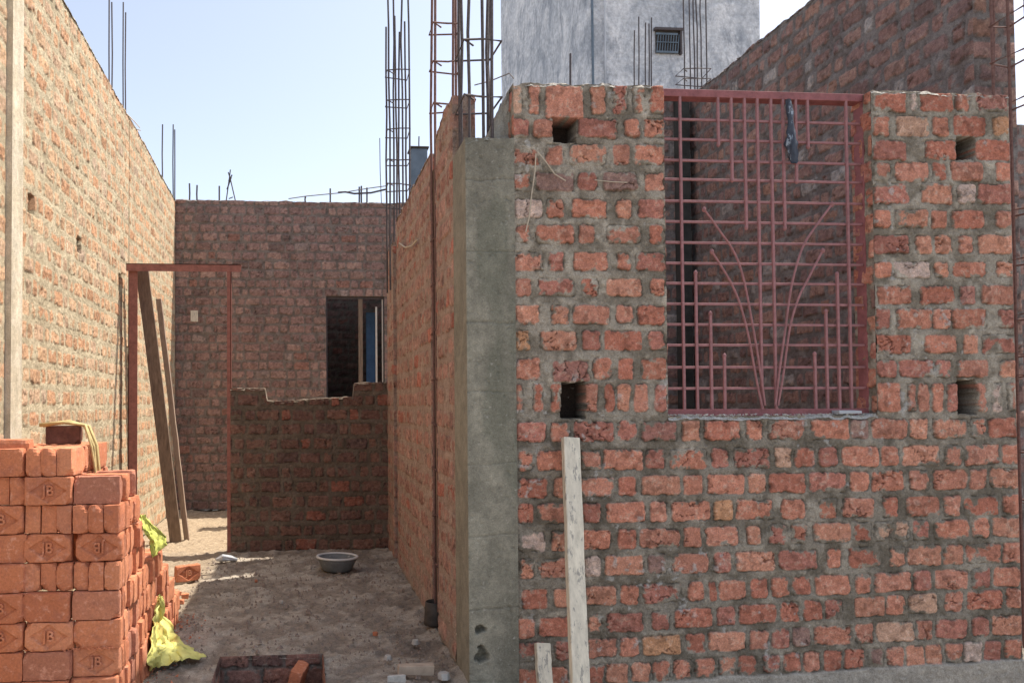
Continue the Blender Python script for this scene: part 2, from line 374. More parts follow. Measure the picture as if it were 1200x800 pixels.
# ------------------------------------------------------------------ main lines of the place
XC = .70                                    # face of the corridor wall
YF = onX(548, 600, XC).y                    # face of the front wall and of the column
YP_ = onZ(360, 645).y                       # partition
YB = onZ(235, 597).y                        # back wall
XL = onY(205, 400, YB).x                    # left wall
XR = onY(1143, 60, YF+.35).x                # far inner wall of the room
T = .23
print('YF %.2f YP %.2f YB %.2f XL %.2f XR %.2f' % (YF, YP_, YB, XL, XR))

# ------------------------------------------------------------------ ground
PX0, PX1, PY0, PY1 = onZ(258,767).x, onZ(379,765).x, 2.75, onZ(320,766).y
GX0, GX1, GY0, GY1 = XL-.1, 3.6, 2.2, YB+.1
acc = Acc()
def gextra(uu, vv, Hh, C):
    X = uu+GX0; Y = vv+GY0
    b = fbm(X, Y, 1.3, 5, 3); m = fbm(X, Y, 9, 5, 6); f = fbm(X, Y, 40, 4, 9)
    Hh = (b-.5)*.05 + (m-.5)*.022 + (f-.5)*.012 - .012
    lump = sstep(.62,.72, fbm(X, Y, 26, 3, 12)); Hh = Hh+lump*.012
    wallside = np.exp(-np.abs(X-XC)/.05) + np.exp(-np.abs(Y-YP_)/.06)*(X > -.64); Hh = Hh+.025*np.clip(wallside,0,1)*m
    c1 = np.array((.27,.225,.18)); c2 = np.array((.38,.33,.27)); c3 = np.array((.185,.15,.12)); sand = np.array((.33,.25,.17))
    t = sstep(.40,.60,m)[...,None]; C = c1*(1-t)+c2*t
    t = sstep(.55,.68,fbm(X, Y, 4, 5, 15))[...,None]; C = C*(1-t*.7)+c3*t*.7
    t = (sstep(YP_+.05, YP_+.3, Y) + sstep(-.62,-.80,X)*.7)[...,None]; t = np.clip(t,0,1); C = C*(1-t)+sand*t
    C = C*(.72+.56*f)[...,None]
    drop = sstep(XC+.05, XC+.25, X)*sstep(YF+.25, YF+.05, Y); Hh = Hh-.22*drop
    C = C*np.array((1.36,1.38,1.38))
    return Hh, C
panel(acc, (GX0,GY0,0), (1,0,0), (0,1,0), GX1-GX0, GY1-GY0, .016, [], 'cement', 5, cuts=[(PX0-GX0,PY0-GY0,PX1-GX0,PY1-GY0)], extra=gextra, fade=0)
B = 400
for (a,b_,c,d) in ((-B,-B,B,GY0),(-B,GY1,B,B),(-B,GY0,GX0,GY1),(GX1,GY0,B,GY1)):
    acc.add(np.array([(a,b_,-.01),(c,b_,-.01),(c,d,-.01),(a,d,-.01)],float), np.array([[0,1,2,3]]), np.full((4,3),.30)*np.array((1.1,.95,.8)))
o = acc.build('ground', M['ground']); tag(o, kind='structure')
# brick lined pit
acc = Acc(); PD = .34
pb = lambda w_, s: bond(w_, PD, course=.105, S=.16, H=.16, gap=.012, bh=.095, seed=s, v0=-.03)
panel(acc, (PX0,PY1,-PD-.004), (1,0,0), (0,0,1), PX1-PX0, PD, .006, pb(PX1-PX0,1), 'pit', 31)
panel(acc, (PX0,PY0,-PD-.004), (0,1,0), (0,0,1), PY1-PY0, PD, .008, pb(1,2), 'pit', 32)
panel(acc, (PX1,PY1,-PD-.004), (0,-1,0), (0,0,1), PY1-PY0, PD, .008, pb(1,3), 'pit', 33)
panel(acc, (PX1,PY0,-PD-.004), (-1,0,0), (0,0,1), PX1-PX0, PD, .008, pb(1,4), 'pit', 34)
panel(acc, (PX0,PY0,-PD), (1,0,0), (0,1,0), PX1-PX0, PY1-PY0, .01, [], 'pit', 35)
tag(acc.build('pit', M['wall']), 'brick lined square pit sunk in the passage floor', 'pit')

# ------------------------------------------------------------------ front wall, its bricks laid where the photograph shows them
X0F = onY(604, 450, YF).x + .004; X1F = onY(1190, 450, YF).x; WF = X1F-X0F
HFL = onY(640, 98, YF).z; HFR = onY(1100, 109, YF).z
OX0 = onY(780, 300, YF).x; OX1 = onY(1024, 300, YF).x; OZ = onY(900, 487, YF).z
rows_px = []
def rw(ya, yb, ya2, yb2, xs): rows_px.append((ya, yb, ya2, yb2, xs))
U_ = lambda ya, yb, *xs: rw(ya, yb, ya, yb, xs)
U_(101,133,(600,611),(620,632),(693,709),(719,734),(741,755),(762,778)); U_(101,139,(640,683))
U_(140,161,(600,620),(626,647),(678,723),(732,749),(755,778))
U_(170,193,(600,631),(640,660),(668,710),(719,738),(744,778))
U_(203,223,(601,621),(629,672),(678,699),(707,747),(756,778))
U_(234,255,(603,635),(641,660),(671,711),(722,740),(749,778))
U_(264,285,(604,621),(629,672),(679,696),(712,750),(762,779))
U_(296,317,(604,636),(643,660),(672,712),(724,738),(745,779))
U_(327,347,(604,622),(630,673),(682,701),(711,752),(763,779))
U_(358,380,(604,632),(647,666),(671,714),(723,741),(747,779))
U_(388,410,(605,620),(633,676),(683,703),(709,751),(760,779))
U_(420,444,(605,633),(695,717),(725,742),(752,780)); U_(423,447,(648,690))
U_(450,482,(604,612),(624,636),(646,657),(687,700),(709,720),(724,738),(744,759),(768,781))
U_(110,130,(1022,1061),(1067,1075),(1079,1116),(1120,1135),(1144,1180))
U_(137,159,(1024,1042),(1050,1088),(1094,1111),(1118,1154),(1164,1182))
U_(165,187,(1024,1062),(1085,1120),(1144,1184))
U_(191,212,(1024,1043),(1050,1087),(1093,1108),(1115,1150),(1168,1185))
U_(216,238,(1024,1065),(1080,1116),(1123,1143),(1147,1185))
U_(247,267,(1024,1043),(1050,1087),(1092,1109),(1116,1153),(1168,1185))
U_(276,297,(1024,1065),(1074,1091),(1096,1115),(1124,1139),(1147,1186))
U_(307,325,(1025,1044),(1048,1089),(1096,1110),(1117,1155),(1168,1187))
U_(335,356,(1028,1067),(1078,1118),(1126,1142),(1151,1187))
U_(362,385,(1027,1043),(1051,1092),(1094,1114),(1116,1155),(1171,1188))
U_(393,414,(1025,1067),(1084,1121),(1130,1145),(1151,1190))
U_(422,442,(1028,1050),(1054,1093),(1097,1114),(1122,1158),(1172,1191))
U_(449,482,(1030,1054),(1064,1073),(1077,1088),(1093,1105),(1111,1121),(1146,1155),(1163,1173),(1181,1193))
lo = [(506,501,[(605,640),(646,667),(672,719),(724,745),(752,792),(800,820),(826,866),(875,893),(900,943),(951,994),(997,1017),(1022,1063),(1067,1086),(1094,1134),(1137,1155),(1159,1192)]),
 (540,532,[(608,625),(630,660),(681,703),(707,753),(757,778),(785,828),(834,853),(860,902),(909,927),(932,954),(960,981),(988,1029),(1033,1052),(1058,1100),(1108,1127),(1132,1171),(1175,1195)]),
 (572,560,[(607,641),(649,676),(681,719),(725,745),(752,796),(801,823),(829,872),(877,897),(902,943),(949,991),(997,1017),(1022,1058),(1067,1087),(1094,1133),(1137,1156),(1161,1195)]),
 (602,591,[(608,625),(630,672),(683,703),(711,755),(762,781),(788,832),(837,858),(863,905),(916,943),(961,981),(988,1023),(1035,1052),(1063,1101),(1107,1125),(1131,1169),(1176,1196)]),
 (635,617,[(608,639),(647,676),(684,715),(725,745),(750,796),(802,821),(828,865),(875,892),(902,921),(927,945),(954,996),(1001,1020),(1025,1065),(1070,1088),(1096,1135),(1140,1158),(1164,1195)]),
 (666,647,[(609,626),(631,675),(685,703),(709,755),(760,781),(787,830),(837,856),(863,907),(913,957),(970,985),(995,1032),(1043,1060),(1064,1102),(1107,1128),(1133,1172),(1176,1196)]),
 (702,675,[(612,641),(650,678),(686,722),(728,748),(754,798),(806,824),(831,840),(843,873),(880,900),(905,925),(929,949),(956,995),(1003,1020),(1025,1067),(1071,1091),(1097,1133),(1139,1160),(1165,1195)]),
 (736,700,[(606,626),(632,675),(688,706),(712,753),(764,785),(791,834),(840,861),(866,909),(915,936),(942,962),(968,987),(1003,1036),(1039,1060),(1065,1098),(1108,1128),(1134,1173),(1180,1196)]),
 (764,732,[(607,640),(650,680),(689,723),(727,748),(754,797),(805,826),(831,873),(879,900),(905,925),(929,949),(955,997),(1003,1023),(1028,1070),(1073,1092),(1097,1134),(1140,1158),(1164,1197)]),
 (795,760,[(607,630),(636,665),(690,708),(711,735),(740,762),(765,785),(790,810),(815,838),(843,862),(866,886),(895,914),(919,938),(941,961),(966,986),(990,1012),(1017,1035),(1039,1058),(1062,1082),(1085,1103),(1108,1127),(1130,1150),(1154,1172),(1178,1196)])]
for yl, yr, xs in lo:
    for (a, b) in xs:
        yc = yl+(yr-yl)*((a+b)/2-620)/570; rows_px.append((yc-11.5, yc+11.5, yc-11.5, yc+11.5, ((a,b),)))
FD = .28        # the wall foot stands lower than the passage floor
fb = []
for (ya, yb, _, _, xs) in rows_px:
    for (a, b) in xs:
        p = onY(a-.2, yb+.2, YF); q = onY(b+.2, ya-.2, YF); fb.append((p.x-X0F, p.z+FD, q.x-X0F, q.z+FD))
def hole(a, b, c, d, dep=.125):
    p = onY(a, d, YF); q = onY(c, b, YF); return (p.x-X0F, p.z+FD, q.x-X0F, q.z+FD, dep)
fholes = [hole(648,139,675,167), hole(658,448,686,490), hole(1121,161,1142,187), hole(1122,445,1144,485)]
def ftop(u):
    base = np.where(u+X0F < (OX0+OX1)/2, HFL, HFR)
    slope = sstep(0, .06, u)
    return base + (fbm(u, u*0, 14, 4, 2)-.5)*.03 - .012*(1-slope)
def fextra(uu, vv, Hh, C):
    # pale lime bloom and spatter, and the cement skirt at the foot
    s = sstep(.66,.74, fbm(uu, vv, 30, 4, 22))*sstep(.5,.62, fbm(uu, vv, 3.2, 3, 24))
    low = 1-sstep(OZ+FD-.10, OZ+FD+.12, vv+(fbm(uu, vv, 4, 3, 31)-.5)*.3)
    grey = 1-sstep(.03,.10, C[...,0]-C[...,2]*1.35)      # only the mortar is darkened, in the lower courses
    C = C*(1-.22*(low*grey)[...,None])
    pale = sstep(.58,.66, fbm(uu, vv, 11, 4, 33))*grey; C = C*(1+.28*pale[...,None])
    C = C*(1-s[...,None]*.6)+np.array((.58,.56,.52))*s[...,None]*.6; Hh = Hh+s*.003
    xa_, xb_ = onY(700,803,YF), onY(1190,772,YF)
    z0 = FD + xa_.z+(xb_.z-xa_.z)*(uu+X0F-xa_.x)/(xb_.x-xa_.x) + (fbm(uu, vv, 8, 4, 26)-.5)*.03
    sk = 1-sstep(-.004, .004, vv-z0)
    C = C*(1-sk[...,None])+np.array((.46,.42,.36))*(.75+.5*fbm(uu, vv, 25, 4, 27))[...,None]*sk[...,None]; Hh = Hh+sk*.012
    return Hh, C
acc = Acc()
panel(acc, (X0F,YF,-FD), (1,0,0), (0,0,1), WF, HFL+.05+FD, .0036, fb, 'front', 2, holes=fholes, cuts=[(OX0-X0F, OZ+FD, OX1-X0F, 9)], top=lambda u: ftop(u)+FD, extra=fextra)
TF = .13
rev = bond(TF, 3, seed=8, u0=.0)
panel(acc, (OX1,YF+TF,OZ), (0,-1,0), (0,0,1), TF, HFR-OZ, .005, rev, 'front', 8)
panel(acc, (OX0,YF,OZ), (0,1,0), (0,0,1), TF, HFL-OZ, .006, rev, 'front', 9)
panel(acc, (X1F,YF,0), (0,1,0), (0,0,1), TF, HFR, .006, bond(TF,3,seed=10), 'front', 10)
panel(acc, (X0F,YF+TF,0), (0,-1,0), (0,0,1), TF, HFL, .006, bond(TF,3,seed=11), 'front', 11)
panel(acc, (X1F,YF+TF,0), (-1,0,0), (0,0,1), WF, HFL+.05, .02, bond(WF,3,seed=12), 'room', 12, cuts=[(X1F-OX1, OZ, X1F-OX0, 9)], top=lambda u: ftop(WF-u))
cap(acc, (X0F,YF,0), (1,0,0), (0,1,0), OX0-X0F, TF, .007, ftop, 14, (.50,.46,.40), over=.003)
cap(acc, (OX1,YF,0), (1,0,0), (0,1,0), X1F-OX1, TF, .007, lambda u: ftop(u+OX1-X0F), 15, (.50,.46,.40), over=.003)
cap(acc, (OX0,YF,0), (1,0,0), (0,1,0), OX1-OX0, TF, .006, lambda u: OZ-.002+.010*sstep(.5,.7,fbm(u,u*0+3,9,3,4)), 16, (.46,.45,.42), over=.006)
tag(acc.build('brick_wall', M['wall']), 'red brick front wall with grey mortar and a tall grilled window opening', 'wall')

# ------------------------------------------------------------------ concrete column
XC1 = X0F-.003; HC = onY(575, 163, YF).z; YC1 = onX(533, 500, XC).y; CY0 = YF-.012
root = empty('concrete_column', ((XC+XC1)/2, YF+.15, 0), 'raw grey concrete column at the corner of the front wall', 'column')
acc = Acc(); CW = XC1-XC; CD = YC1-CY0
def cx(uu, vv, Hh, C):
    v = vv+(fbm(uu, vv, 5, 2, 40)-.5)*.03
    ln = np.exp(-((v % .31)/.006)**2); Hh = Hh-ln*.004; C = C*(1-.22*ln[...,None])
    p = fbm(uu*1.5, vv*.35, 6, 5, 41)[...,None]; C = C*(.55+.85*p)
    g = sstep(.5,.65,fbm(uu*2, vv*.5, 3, 4, 42))[...,None]; C = C*(1-.55*g)+np.array((.155,.16,.12))*.55*g
    sp = .6*sstep(.80,.84,fbm(uu, vv, 55, 3, 43))[...,None]; C = C*(1-sp)+np.array((.45,.43,.38))*sp
    pit = sstep(.74,.78,fbm(uu, vv, 70, 3, 44)); Hh = Hh-pit*.004
    # broken honeycomb hollows near the foot
    for (px, py, rx, rz) in ((561,736,.022,.022),(563,768,.030,.045)):
        q = onY(px, py, YF); d = np.hypot((uu+XC-q.x)/rx, (vv-.3-q.z)/rz)+(fbm(uu, vv, 45, 3, 45)-.5)*1.2
        k = 1-sstep(.75,.95,d); Hh = Hh-k*(.02+.03*fbm(uu, vv, 70, 2, 47)); C = C*(1-k[...,None]*.35)
    return Hh, C
panel(acc, (XC,CY0,-.3), (1,0,0), (0,0,1), CW, HC+.3, .005, [], 'conc', 40, extra=cx, fade=.004)
panel(acc, (XC,YC1,-.3), (0,-1,0), (0,0,1), CD, HC+.3, .008, [], 'conc', 46, fade=.004)
panel(acc, (XC1,CY0,0), (0,1,0), (0,0,1), CD, HC, .02, [], 'conc', 47, fade=.004)
panel(acc, (XC1,YC1,0), (-1,0,0), (0,0,1), CW, HC, .02, [], 'conc', 48, fade=.004)
cap(acc, (XC,CY0,0), (1,0,0), (0,1,0), CW, CD, .008, lambda u: HC+.004+.012*sstep(.3,0,u/CW)*-1, 49, (.34,.33,.28), over=0)
ob = acc.build('shaft', M['concrete'], root); ob.data.transform(Matrix.Translation(-Vector(root.location)))
# mortar ramp where the front wall meets the column above its top
mb = MB(); ws = []
acc = Acc()
ztop = HFL-.01
us = np.linspace(0, .115, 24); vs = np.linspace(0, ztop-HC, 26); uu, vv = np.meshgrid(us, vs, indexing='ij')
lim = .115*(1-vs/(ztop-HC))*1.0
x = XC1-(lim[None,:]*(uu/.115)); yb = YF+.05+.02*fbm(uu, vv, 30, 3, 3)
P = np.stack([x+(fbm(uu,vv,40,3,4)-.5)*.01*(uu>0), yb, HC+vv], -1); I = np.arange(uu.size).reshape(uu.shape)
Fq = np.stack([I[1:,:-1], I[:-1,:-1], I[:-1,1:], I[1:,1:]], -1).reshape(-1,4)
acc.add(P.reshape(-1,3), Fq, (np.array((.36,.34,.29))*(.7+.6*fbm(uu,vv,30,4,6))[...,None]).reshape(-1,3))
P2 = P.copy(); P2[...,1] = YF+T-.02
acc.add(P2.reshape(-1,3), Fq[:,::-1], np.full((uu.size,3),.3))
E = np.concatenate([P[-1], P2[-1]]); nE = P.shape[1]
Fe = np.array([[i, i+1, nE+i+1, nE+i] for i in range(nE-1)]); acc.add(E, Fe, np.full((len(E),3),.36)*np.array((1,.95,.82)))
ob = acc.build('mortar_ramp', M['concrete'], root); ob.data.transform(Matrix.Translation(-Vector(root.location)))

# ------------------------------------------------------------------ passage wall (three lengths with open slots between)
HA = onX(515, 150, XC).z
ySA = onX(512.5, 450, XC).y; ySB = onX(505.5, 450, XC).y; yB2 = onX(465.5, 450, XC).y; yC0 = onX(463, 450, XC).y; yC2 = YP_-.001
HA = onX(506, 170, XC).z
print('HA %.2f HF %.2f ySA %.2f ySB %.2f yB2 %.2f yC2 %.2f' % (HA, HFL, ySA, ySB, yB2, yC2))
def cwall(uu, vv, Hh, C):
    f = np.exp(-vv/.12)*sstep(.3,.6,fbm(uu, vv, 8, 3, 61)); C = C*(1-.6*f[...,None])+np.array((.36,.33,.28))*.6*f[...,None]; return Hh+f*.006, C
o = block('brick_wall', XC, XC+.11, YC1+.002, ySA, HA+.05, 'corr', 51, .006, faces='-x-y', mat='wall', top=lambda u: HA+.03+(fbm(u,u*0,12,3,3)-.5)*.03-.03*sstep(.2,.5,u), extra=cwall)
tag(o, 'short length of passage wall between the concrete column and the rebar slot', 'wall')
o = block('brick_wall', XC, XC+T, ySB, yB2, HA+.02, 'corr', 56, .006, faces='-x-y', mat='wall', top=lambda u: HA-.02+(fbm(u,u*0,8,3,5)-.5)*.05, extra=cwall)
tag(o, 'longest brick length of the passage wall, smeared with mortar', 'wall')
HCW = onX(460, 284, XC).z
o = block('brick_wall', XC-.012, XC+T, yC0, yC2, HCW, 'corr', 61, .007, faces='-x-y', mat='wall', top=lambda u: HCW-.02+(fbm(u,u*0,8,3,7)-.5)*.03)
tag(o, 'lower narrow end of the passage wall touching the dark half wall', 'wall')

tag(MB().box((XC+.016,ySA+.006,-.02),(XC+.042,ySB-.006,onX(508,192,XC).z)).build('slot_board', M['timber'], bevel=.002), 'tall dark formwork board closing the wall slot near the concrete column', 'board')
tag(MB().box((XC+.02,yB2+.006,-.02),(XC+.045,yC0-.006,2.0)).build('slot_board', M['timber'], bevel=.002), 'dark board added in the narrow far slot to block the sun', 'board')  # board added to cut the sun streak, open above for a sliver
# ------------------------------------------------------------------ left wall with cast strip
HL0 = onX(75, 0, XL).z; HL1 = onY(204, 236, YB).z
yl0, yl1 = 2.0, onX(150.5, 400, XL).y
sy0, sy1 = onX(6, 300, XL).y, onX(20, 300, XL).y
def lh(px, py, hp, wp_):
    p = onX(px, py, XL); return p
def lholes(ymax):
    out = []
    for (a, b, c, d) in ((33,226,40,252),(90,276,95,297),(139,320,142,346)):
        p = onX(c, d, XL); q = onX(a, b, XL)
        out.append((ymax-p.y, p.z, ymax-q.y, q.z, .15))
    return out
# on this wall u runs from the far end towards the camera when the face looks at +X, so build it by hand
def left_len(name, y0, y1, seed, h0, h1, step, holes=(), st='left'):
    acc = Acc(); L = y1-y0; tp = lambda u: h0+(h1-h0)*u/L+(fbm(u+seed,u*0,7,3,seed)-.5)*.03
    panel(acc, (XL,y0,0), (0,1,0), (0,0,1), L, max(h0,h1)+.1, step, bond(L, max(h0,h1)+.1, seed=seed, course=.121, S=.16, gap=.03, bh=.083), st, seed, top=tp, holes=holes)
    panel(acc, (XL-T,y1,0), (0,-1,0), (0,0,1), L, max(h0,h1)+.1, .04, [], st, seed+1, top=lambda u: tp(L-u))
    panel(acc, (XL-T,y0,0), (1,0,0), (0,0,1), T, h0, .03, bond(T,4,seed=1), st, seed+2)
    panel(acc, (XL,y1,0), (-1,0,0), (0,0,1), T, h1, .03, bond(T,4,seed=2), st, seed+3)
    cap(acc, (XL-T,y0,0), (0,1,0), (1,0,0), L, T, .012, tp, seed, (.5,.46,.4))
    return acc.build(name, M['wall'])
hl = lambda y: HL0+(HL1-HL0)*(y-onX(75,0,XL).y)/(YB-onX(75,0,XL).y)
o = left_len('brick_wall', yl0, sy0, 71, hl(yl0)+.0, hl(sy0), .008); tag(o, 'sunlit brick wall left of the pale cast strip at the frame edge', 'wall')
hs = [(onX(c,d,XL).y if False else onX(a,b,XL).y-sy1, onX(c,d,XL).z, onX(c,d,XL).y-sy1, onX(a,b,XL).z, .15) for (a,b,c,d) in ((33,226,40,252),(90,276,95,297),(139,320,142,346))]
o = left_len('brick_wall', sy1, yl1, 75, hl(sy1), hl(yl1), .0075, hs); tag(o, 'long sunlit brick wall behind the brick stack', 'wall')
o = left_len('brick_wall', yl1+.02, YB+.23, 79, hl(yl1)+.02, hl(YB), .010); tag(o, 'far sunlit brick wall seen through the iron door frame', 'wall')
mb = MB()
acc = Acc(); sw = sy1-sy0-.008; y_ = sy0+.004
def strip(uu, vv, Hh, C): return Hh, C*(.75+.5*fbm(uu*3, vv*.5, 8, 5, 90))[...,None]
panel(acc, (XL+.03,y_,0), (0,1,0), (0,0,1), sw, hl(sy0)-.05, .008, [], 'cement', 91, extra=strip, fade=.004)
panel(acc, (XL-T+.03,y_,0), (1,0,0), (0,0,1), T, hl(sy0)-.05, .02, [], 'cement', 92)
panel(acc, (XL+.03,y_+sw,0), (-1,0,0), (0,0,1), T, hl(sy0)-.05, .02, [], 'cement', 93)
cap(acc, (XL-T+.03,y_,0), (1,0,0), (0,1,0), T, sw, .02, flat(hl(sy0)-.05), 94, over=0)
tag(acc.build('concrete_column', M['concrete']), 'pale cast concrete strip in the sunlit wall at the left frame edge', 'column')

# ------------------------------------------------------------------ partition with door frame
PXd = onY(270, 560, YP_).x
def ptop(u):
    xs_ = [onY(a, 500, YP_).x-PXd for a in (270,311,312.5,330,414,415.5,456)]
    zs_ = [onY(a, b, YP_).z for a, b in ((270,455),(311,455),(312.5,469),(330,470),(414,464.5),(415.5,449),(456,447))]
    return np.interp(u, xs_, zs_)+(fbm(u,u*0,20,3,9)-.5)*.008
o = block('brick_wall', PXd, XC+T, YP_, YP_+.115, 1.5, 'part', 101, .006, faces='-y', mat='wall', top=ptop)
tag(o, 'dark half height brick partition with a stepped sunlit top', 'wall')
FY = YP_+.03; z0f = 0
fx0, fx1 = onY(150, 450, FY).x, onY(271.5, 450, FY).x; fz = onY(210, 310, FY).z
root = empty('door_frame', ((fx0+fx1)/2, FY, 0), 'empty maroon iron door frame beside the half wall', 'door frame')
def angle(a, b, wdir, ddir, wd=.055, th=.006):
    m = MB(); a, b, wdir, ddir = map(Vector, (a, b, wdir, ddir))
    for (p, q) in ((wdir*wd, ddir*th), (wdir*th, ddir*wd)):
        vs = [e+f for e in (a, b) for f in (Vector(), p, p+q, q)]
        m.add(vs, [(0,1,2,3),(7,6,5,4),(0,4,5,1),(1,5,6,2),(2,6,7,3),(3,7,4,0)])
    return m
angle((fx0,FY,0), (fx0,FY,fz), (1,0,0), (0,1,0), .075).build('jamb', M['iron_door'], root)
angle((fx1,FY-.03,0), (fx1,FY-.03,fz-.055), (-1,0,0), (0,1,0), .035).build('jamb', M['iron_door'], root)
fxr = onY(283, 312, FY).x
angle((fx0-.01,FY-.034,fz), (fxr,FY-.034,fz-.0), (0,0,-1), (0,1,0), .062).build('header', M['iron_door'], root)

# leaning planks in the doorway
def plank(name, pxy0, pxy1, Y0, Y1, wd, th, mat, label, edge=None):
    b = onZ(pxy0[0], pxy0[1], .02); b = onY(pxy0[0], pxy0[1], Y0); t_ = onY(pxy1[0], pxy1[1], Y1)
    d = (t_-b).normalized(); n = 14
    o = empty(name, b, label, 'plank') if edge else None
    m = MB(); side = d.cross(Vector((0,1,0))).normalized(); nrm = side.cross(d)
    vs = []
    for i in range(n+1):
        p = b.lerp(t_, i/n)+side*random.uniform(-.002,.002)+nrm*.008*math.sin(i/n*3.1)
        vs += [p+side*sx*wd/2+nrm*sy*th/2 for sx, sy in ((-1,-1),(1,-1),(1,1),(-1,1))]
    fs = [(0,1,2,3), tuple(4*n+k for k in (3,2,1,0))]+[(4*i+k, 4*i+4+k, 4*i+4+(k+1)%4, 4*i+(k+1)%4) for i in range(n) for k in range(4)]
    m.add(vs, fs); ob = m.build('board' if edge else name, mat, o, bevel=.002)
    if not edge: tag(ob, label, 'plank')
    return o or ob
dB = onZ(205, 632)
plank('plank', (206,634), (166,312), onZ(206,634).y, YP_+.18, .105, .03, M['timber'], 'wide brown board leaning in the doorway, nearest the left jamb')
plank('plank', (219,632), (186,350), onZ(219,632).y+.02, YP_+.32, .045, .045, M['timber_edge'], 'thin pale batten leaning right of the wide brown board')

# ------------------------------------------------------------------ back wall with window
wx0, wx1 = onY(382, 400, YB).x, onY(451, 400, YB).x; wz1 = onY(400, 347, YB).z; wz0 = .95
BX0, BX1 = XL+.003, 3.2
HBk = onY(330, 236, YB).z
acc = Acc(); hb_ = lambda u: HBk+(fbm(u,u*0,9,3,4)-.5)*.02
bh_ = [(onY(222,363,YB).x, 0, 0, 0)]
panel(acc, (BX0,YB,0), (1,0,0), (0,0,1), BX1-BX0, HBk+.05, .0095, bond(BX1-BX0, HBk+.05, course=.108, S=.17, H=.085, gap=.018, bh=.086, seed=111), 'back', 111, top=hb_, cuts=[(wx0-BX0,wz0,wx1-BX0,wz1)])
panel(acc, (BX1,YB+T,0), (-1,0,0), (0,0,1), BX1-BX0, HBk, .05, [], 'back', 112, cuts=[(BX1-wx1,wz0,BX1-wx0,wz1)])
panel(acc, (wx0,YB,wz0), (0,1,0), (0,0,1), T, wz1-wz0, .02, [], 'back', 113)
panel(acc, (wx1,YB+T,wz0), (0,-1,0), (0,0,1), T, wz1-wz0, .02, [], 'back', 114)
panel(acc, (wx0,YB+T,wz1), (1,0,0), (0,-1,0), wx1-wx0, T, .02, [], 'back', 115)
panel(acc, (wx0,YB,wz0), (1,0,0), (0,1,0), wx1-wx0, T, .02, [], 'back', 116)
panel(acc, (BX1,YB,0), (0,1,0), (0,0,1), T, HBk, .05, [], 'back', 117)
cap(acc, (BX0,YB,0), (1,0,0), (0,1,0), BX1-BX0, T, .012, hb_, 118, (.36,.32,.29))
bw = empty('brick_wall', (0,YB,0), 'dark brown brick back wall with an open window', 'wall')
ob = acc.build('masonry', M['wall_far'], bw); ob.data.transform(Matrix.Translation((0,-YB,0)))
a, b = onY(223.5,377,YB), onY(232,364,YB)
MB().box((a.x,YB-.012,a.z),(b.x,YB+.05,b.z)).build('bright_hole_block', M['timber_pale'], bw, bevel=.003)  # pale block painted as sunlight showing through a small hole
# window frame of flat iron, sash posts
fr = empty('window_frame', (0,YB+.05,0), 'dark window opening with slim frame in the back wall', 'window')
m = MB()
for (p, q) in (((wx0,YB+.03,wz0),(wx0+.018,YB+.06,wz1)),((wx1-.018,YB+.03,wz0),(wx1,YB+.06,wz1)),((wx0+.018,YB+.03,wz1-.03),(wx1-.018,YB+.06,wz1))): m.box(p,q)
m.build('frame', M['rebar'], fr)
xm = onY(420,400,YB+.05).x; MB().box((xm,YB+.03,wz0),(xm+.05,YB+.07,wz1-.03)).build('post', M['timber'], fr)
a = onY(440,400,YB+.05).x; MB().box((a,YB+.035,wz0),(a+.02,YB+.06,wz1-.12)).build('post', M['pipe_white'], fr)
a = onY(447.5,400,YB+.05).x; MB().box((a,YB+.035,wz0),(a+.014,YB+.06,wz1-.03)).build('post', M['pipe_white'], fr)
# room behind the window; roof added to darken it, far strip open for light
acc = Acc()
x0, x1, y0, y1, hz = -.6, 3.0, YB+T+.003, YB+3.2, wz1+.75
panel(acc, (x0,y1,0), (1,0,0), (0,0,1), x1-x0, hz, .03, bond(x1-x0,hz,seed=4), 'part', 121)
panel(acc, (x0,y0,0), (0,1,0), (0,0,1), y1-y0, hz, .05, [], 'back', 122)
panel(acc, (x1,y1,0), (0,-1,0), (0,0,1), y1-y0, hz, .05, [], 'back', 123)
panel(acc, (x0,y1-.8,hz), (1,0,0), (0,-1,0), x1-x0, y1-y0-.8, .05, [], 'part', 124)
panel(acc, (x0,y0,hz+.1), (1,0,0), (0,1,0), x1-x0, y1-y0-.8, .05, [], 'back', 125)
tag(acc.build('back_room', M['wall_far']), 'brick room inside the back window, roof added to darken it', 'room')
a, b = onY(429,365,YB+.5), onY(437,365,YB+.5)
m = MB(); m.box((a.x,YB+.5,0),(b.x+.03,YB+.54,onY(430,366,YB+.5).z)).build('door_leaf', M['blue'], None, bevel=.003)
tag(bpy.data.objects['door_leaf'], 'narrow blue door leaf standing inside the back window', 'door')

# ------------------------------------------------------------------ the room behind the front wall
YRB = onX(812, 300, XR).y+.02
HRR = onX(950, 0, XR).z
def rmtop(u): return HRR+(fbm(u,u*0,6,3,4)-.5)*.03
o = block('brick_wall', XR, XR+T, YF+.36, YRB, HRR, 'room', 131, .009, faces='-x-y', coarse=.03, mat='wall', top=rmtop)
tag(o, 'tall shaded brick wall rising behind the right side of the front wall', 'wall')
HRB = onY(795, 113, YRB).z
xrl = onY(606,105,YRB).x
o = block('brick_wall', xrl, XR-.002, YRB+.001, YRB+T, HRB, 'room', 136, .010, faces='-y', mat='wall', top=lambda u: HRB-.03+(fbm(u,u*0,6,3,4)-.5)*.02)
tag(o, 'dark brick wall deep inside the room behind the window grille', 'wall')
xcol = onY(800, 300, YRB-.1).x
acc = Acc(); cxx0 = onY(799,300,YRB-.12).x; cxx1 = onY(811,300,YRB-.12).x
mcol = MB().box((cxx0,YRB-.12,0),(cxx1,YRB-.004,HRB-.04)).build('concrete_column', M['dark_column'], bevel=.006)
tag(mcol, 'dark narrow column in the room corner seen through the grille', 'column')

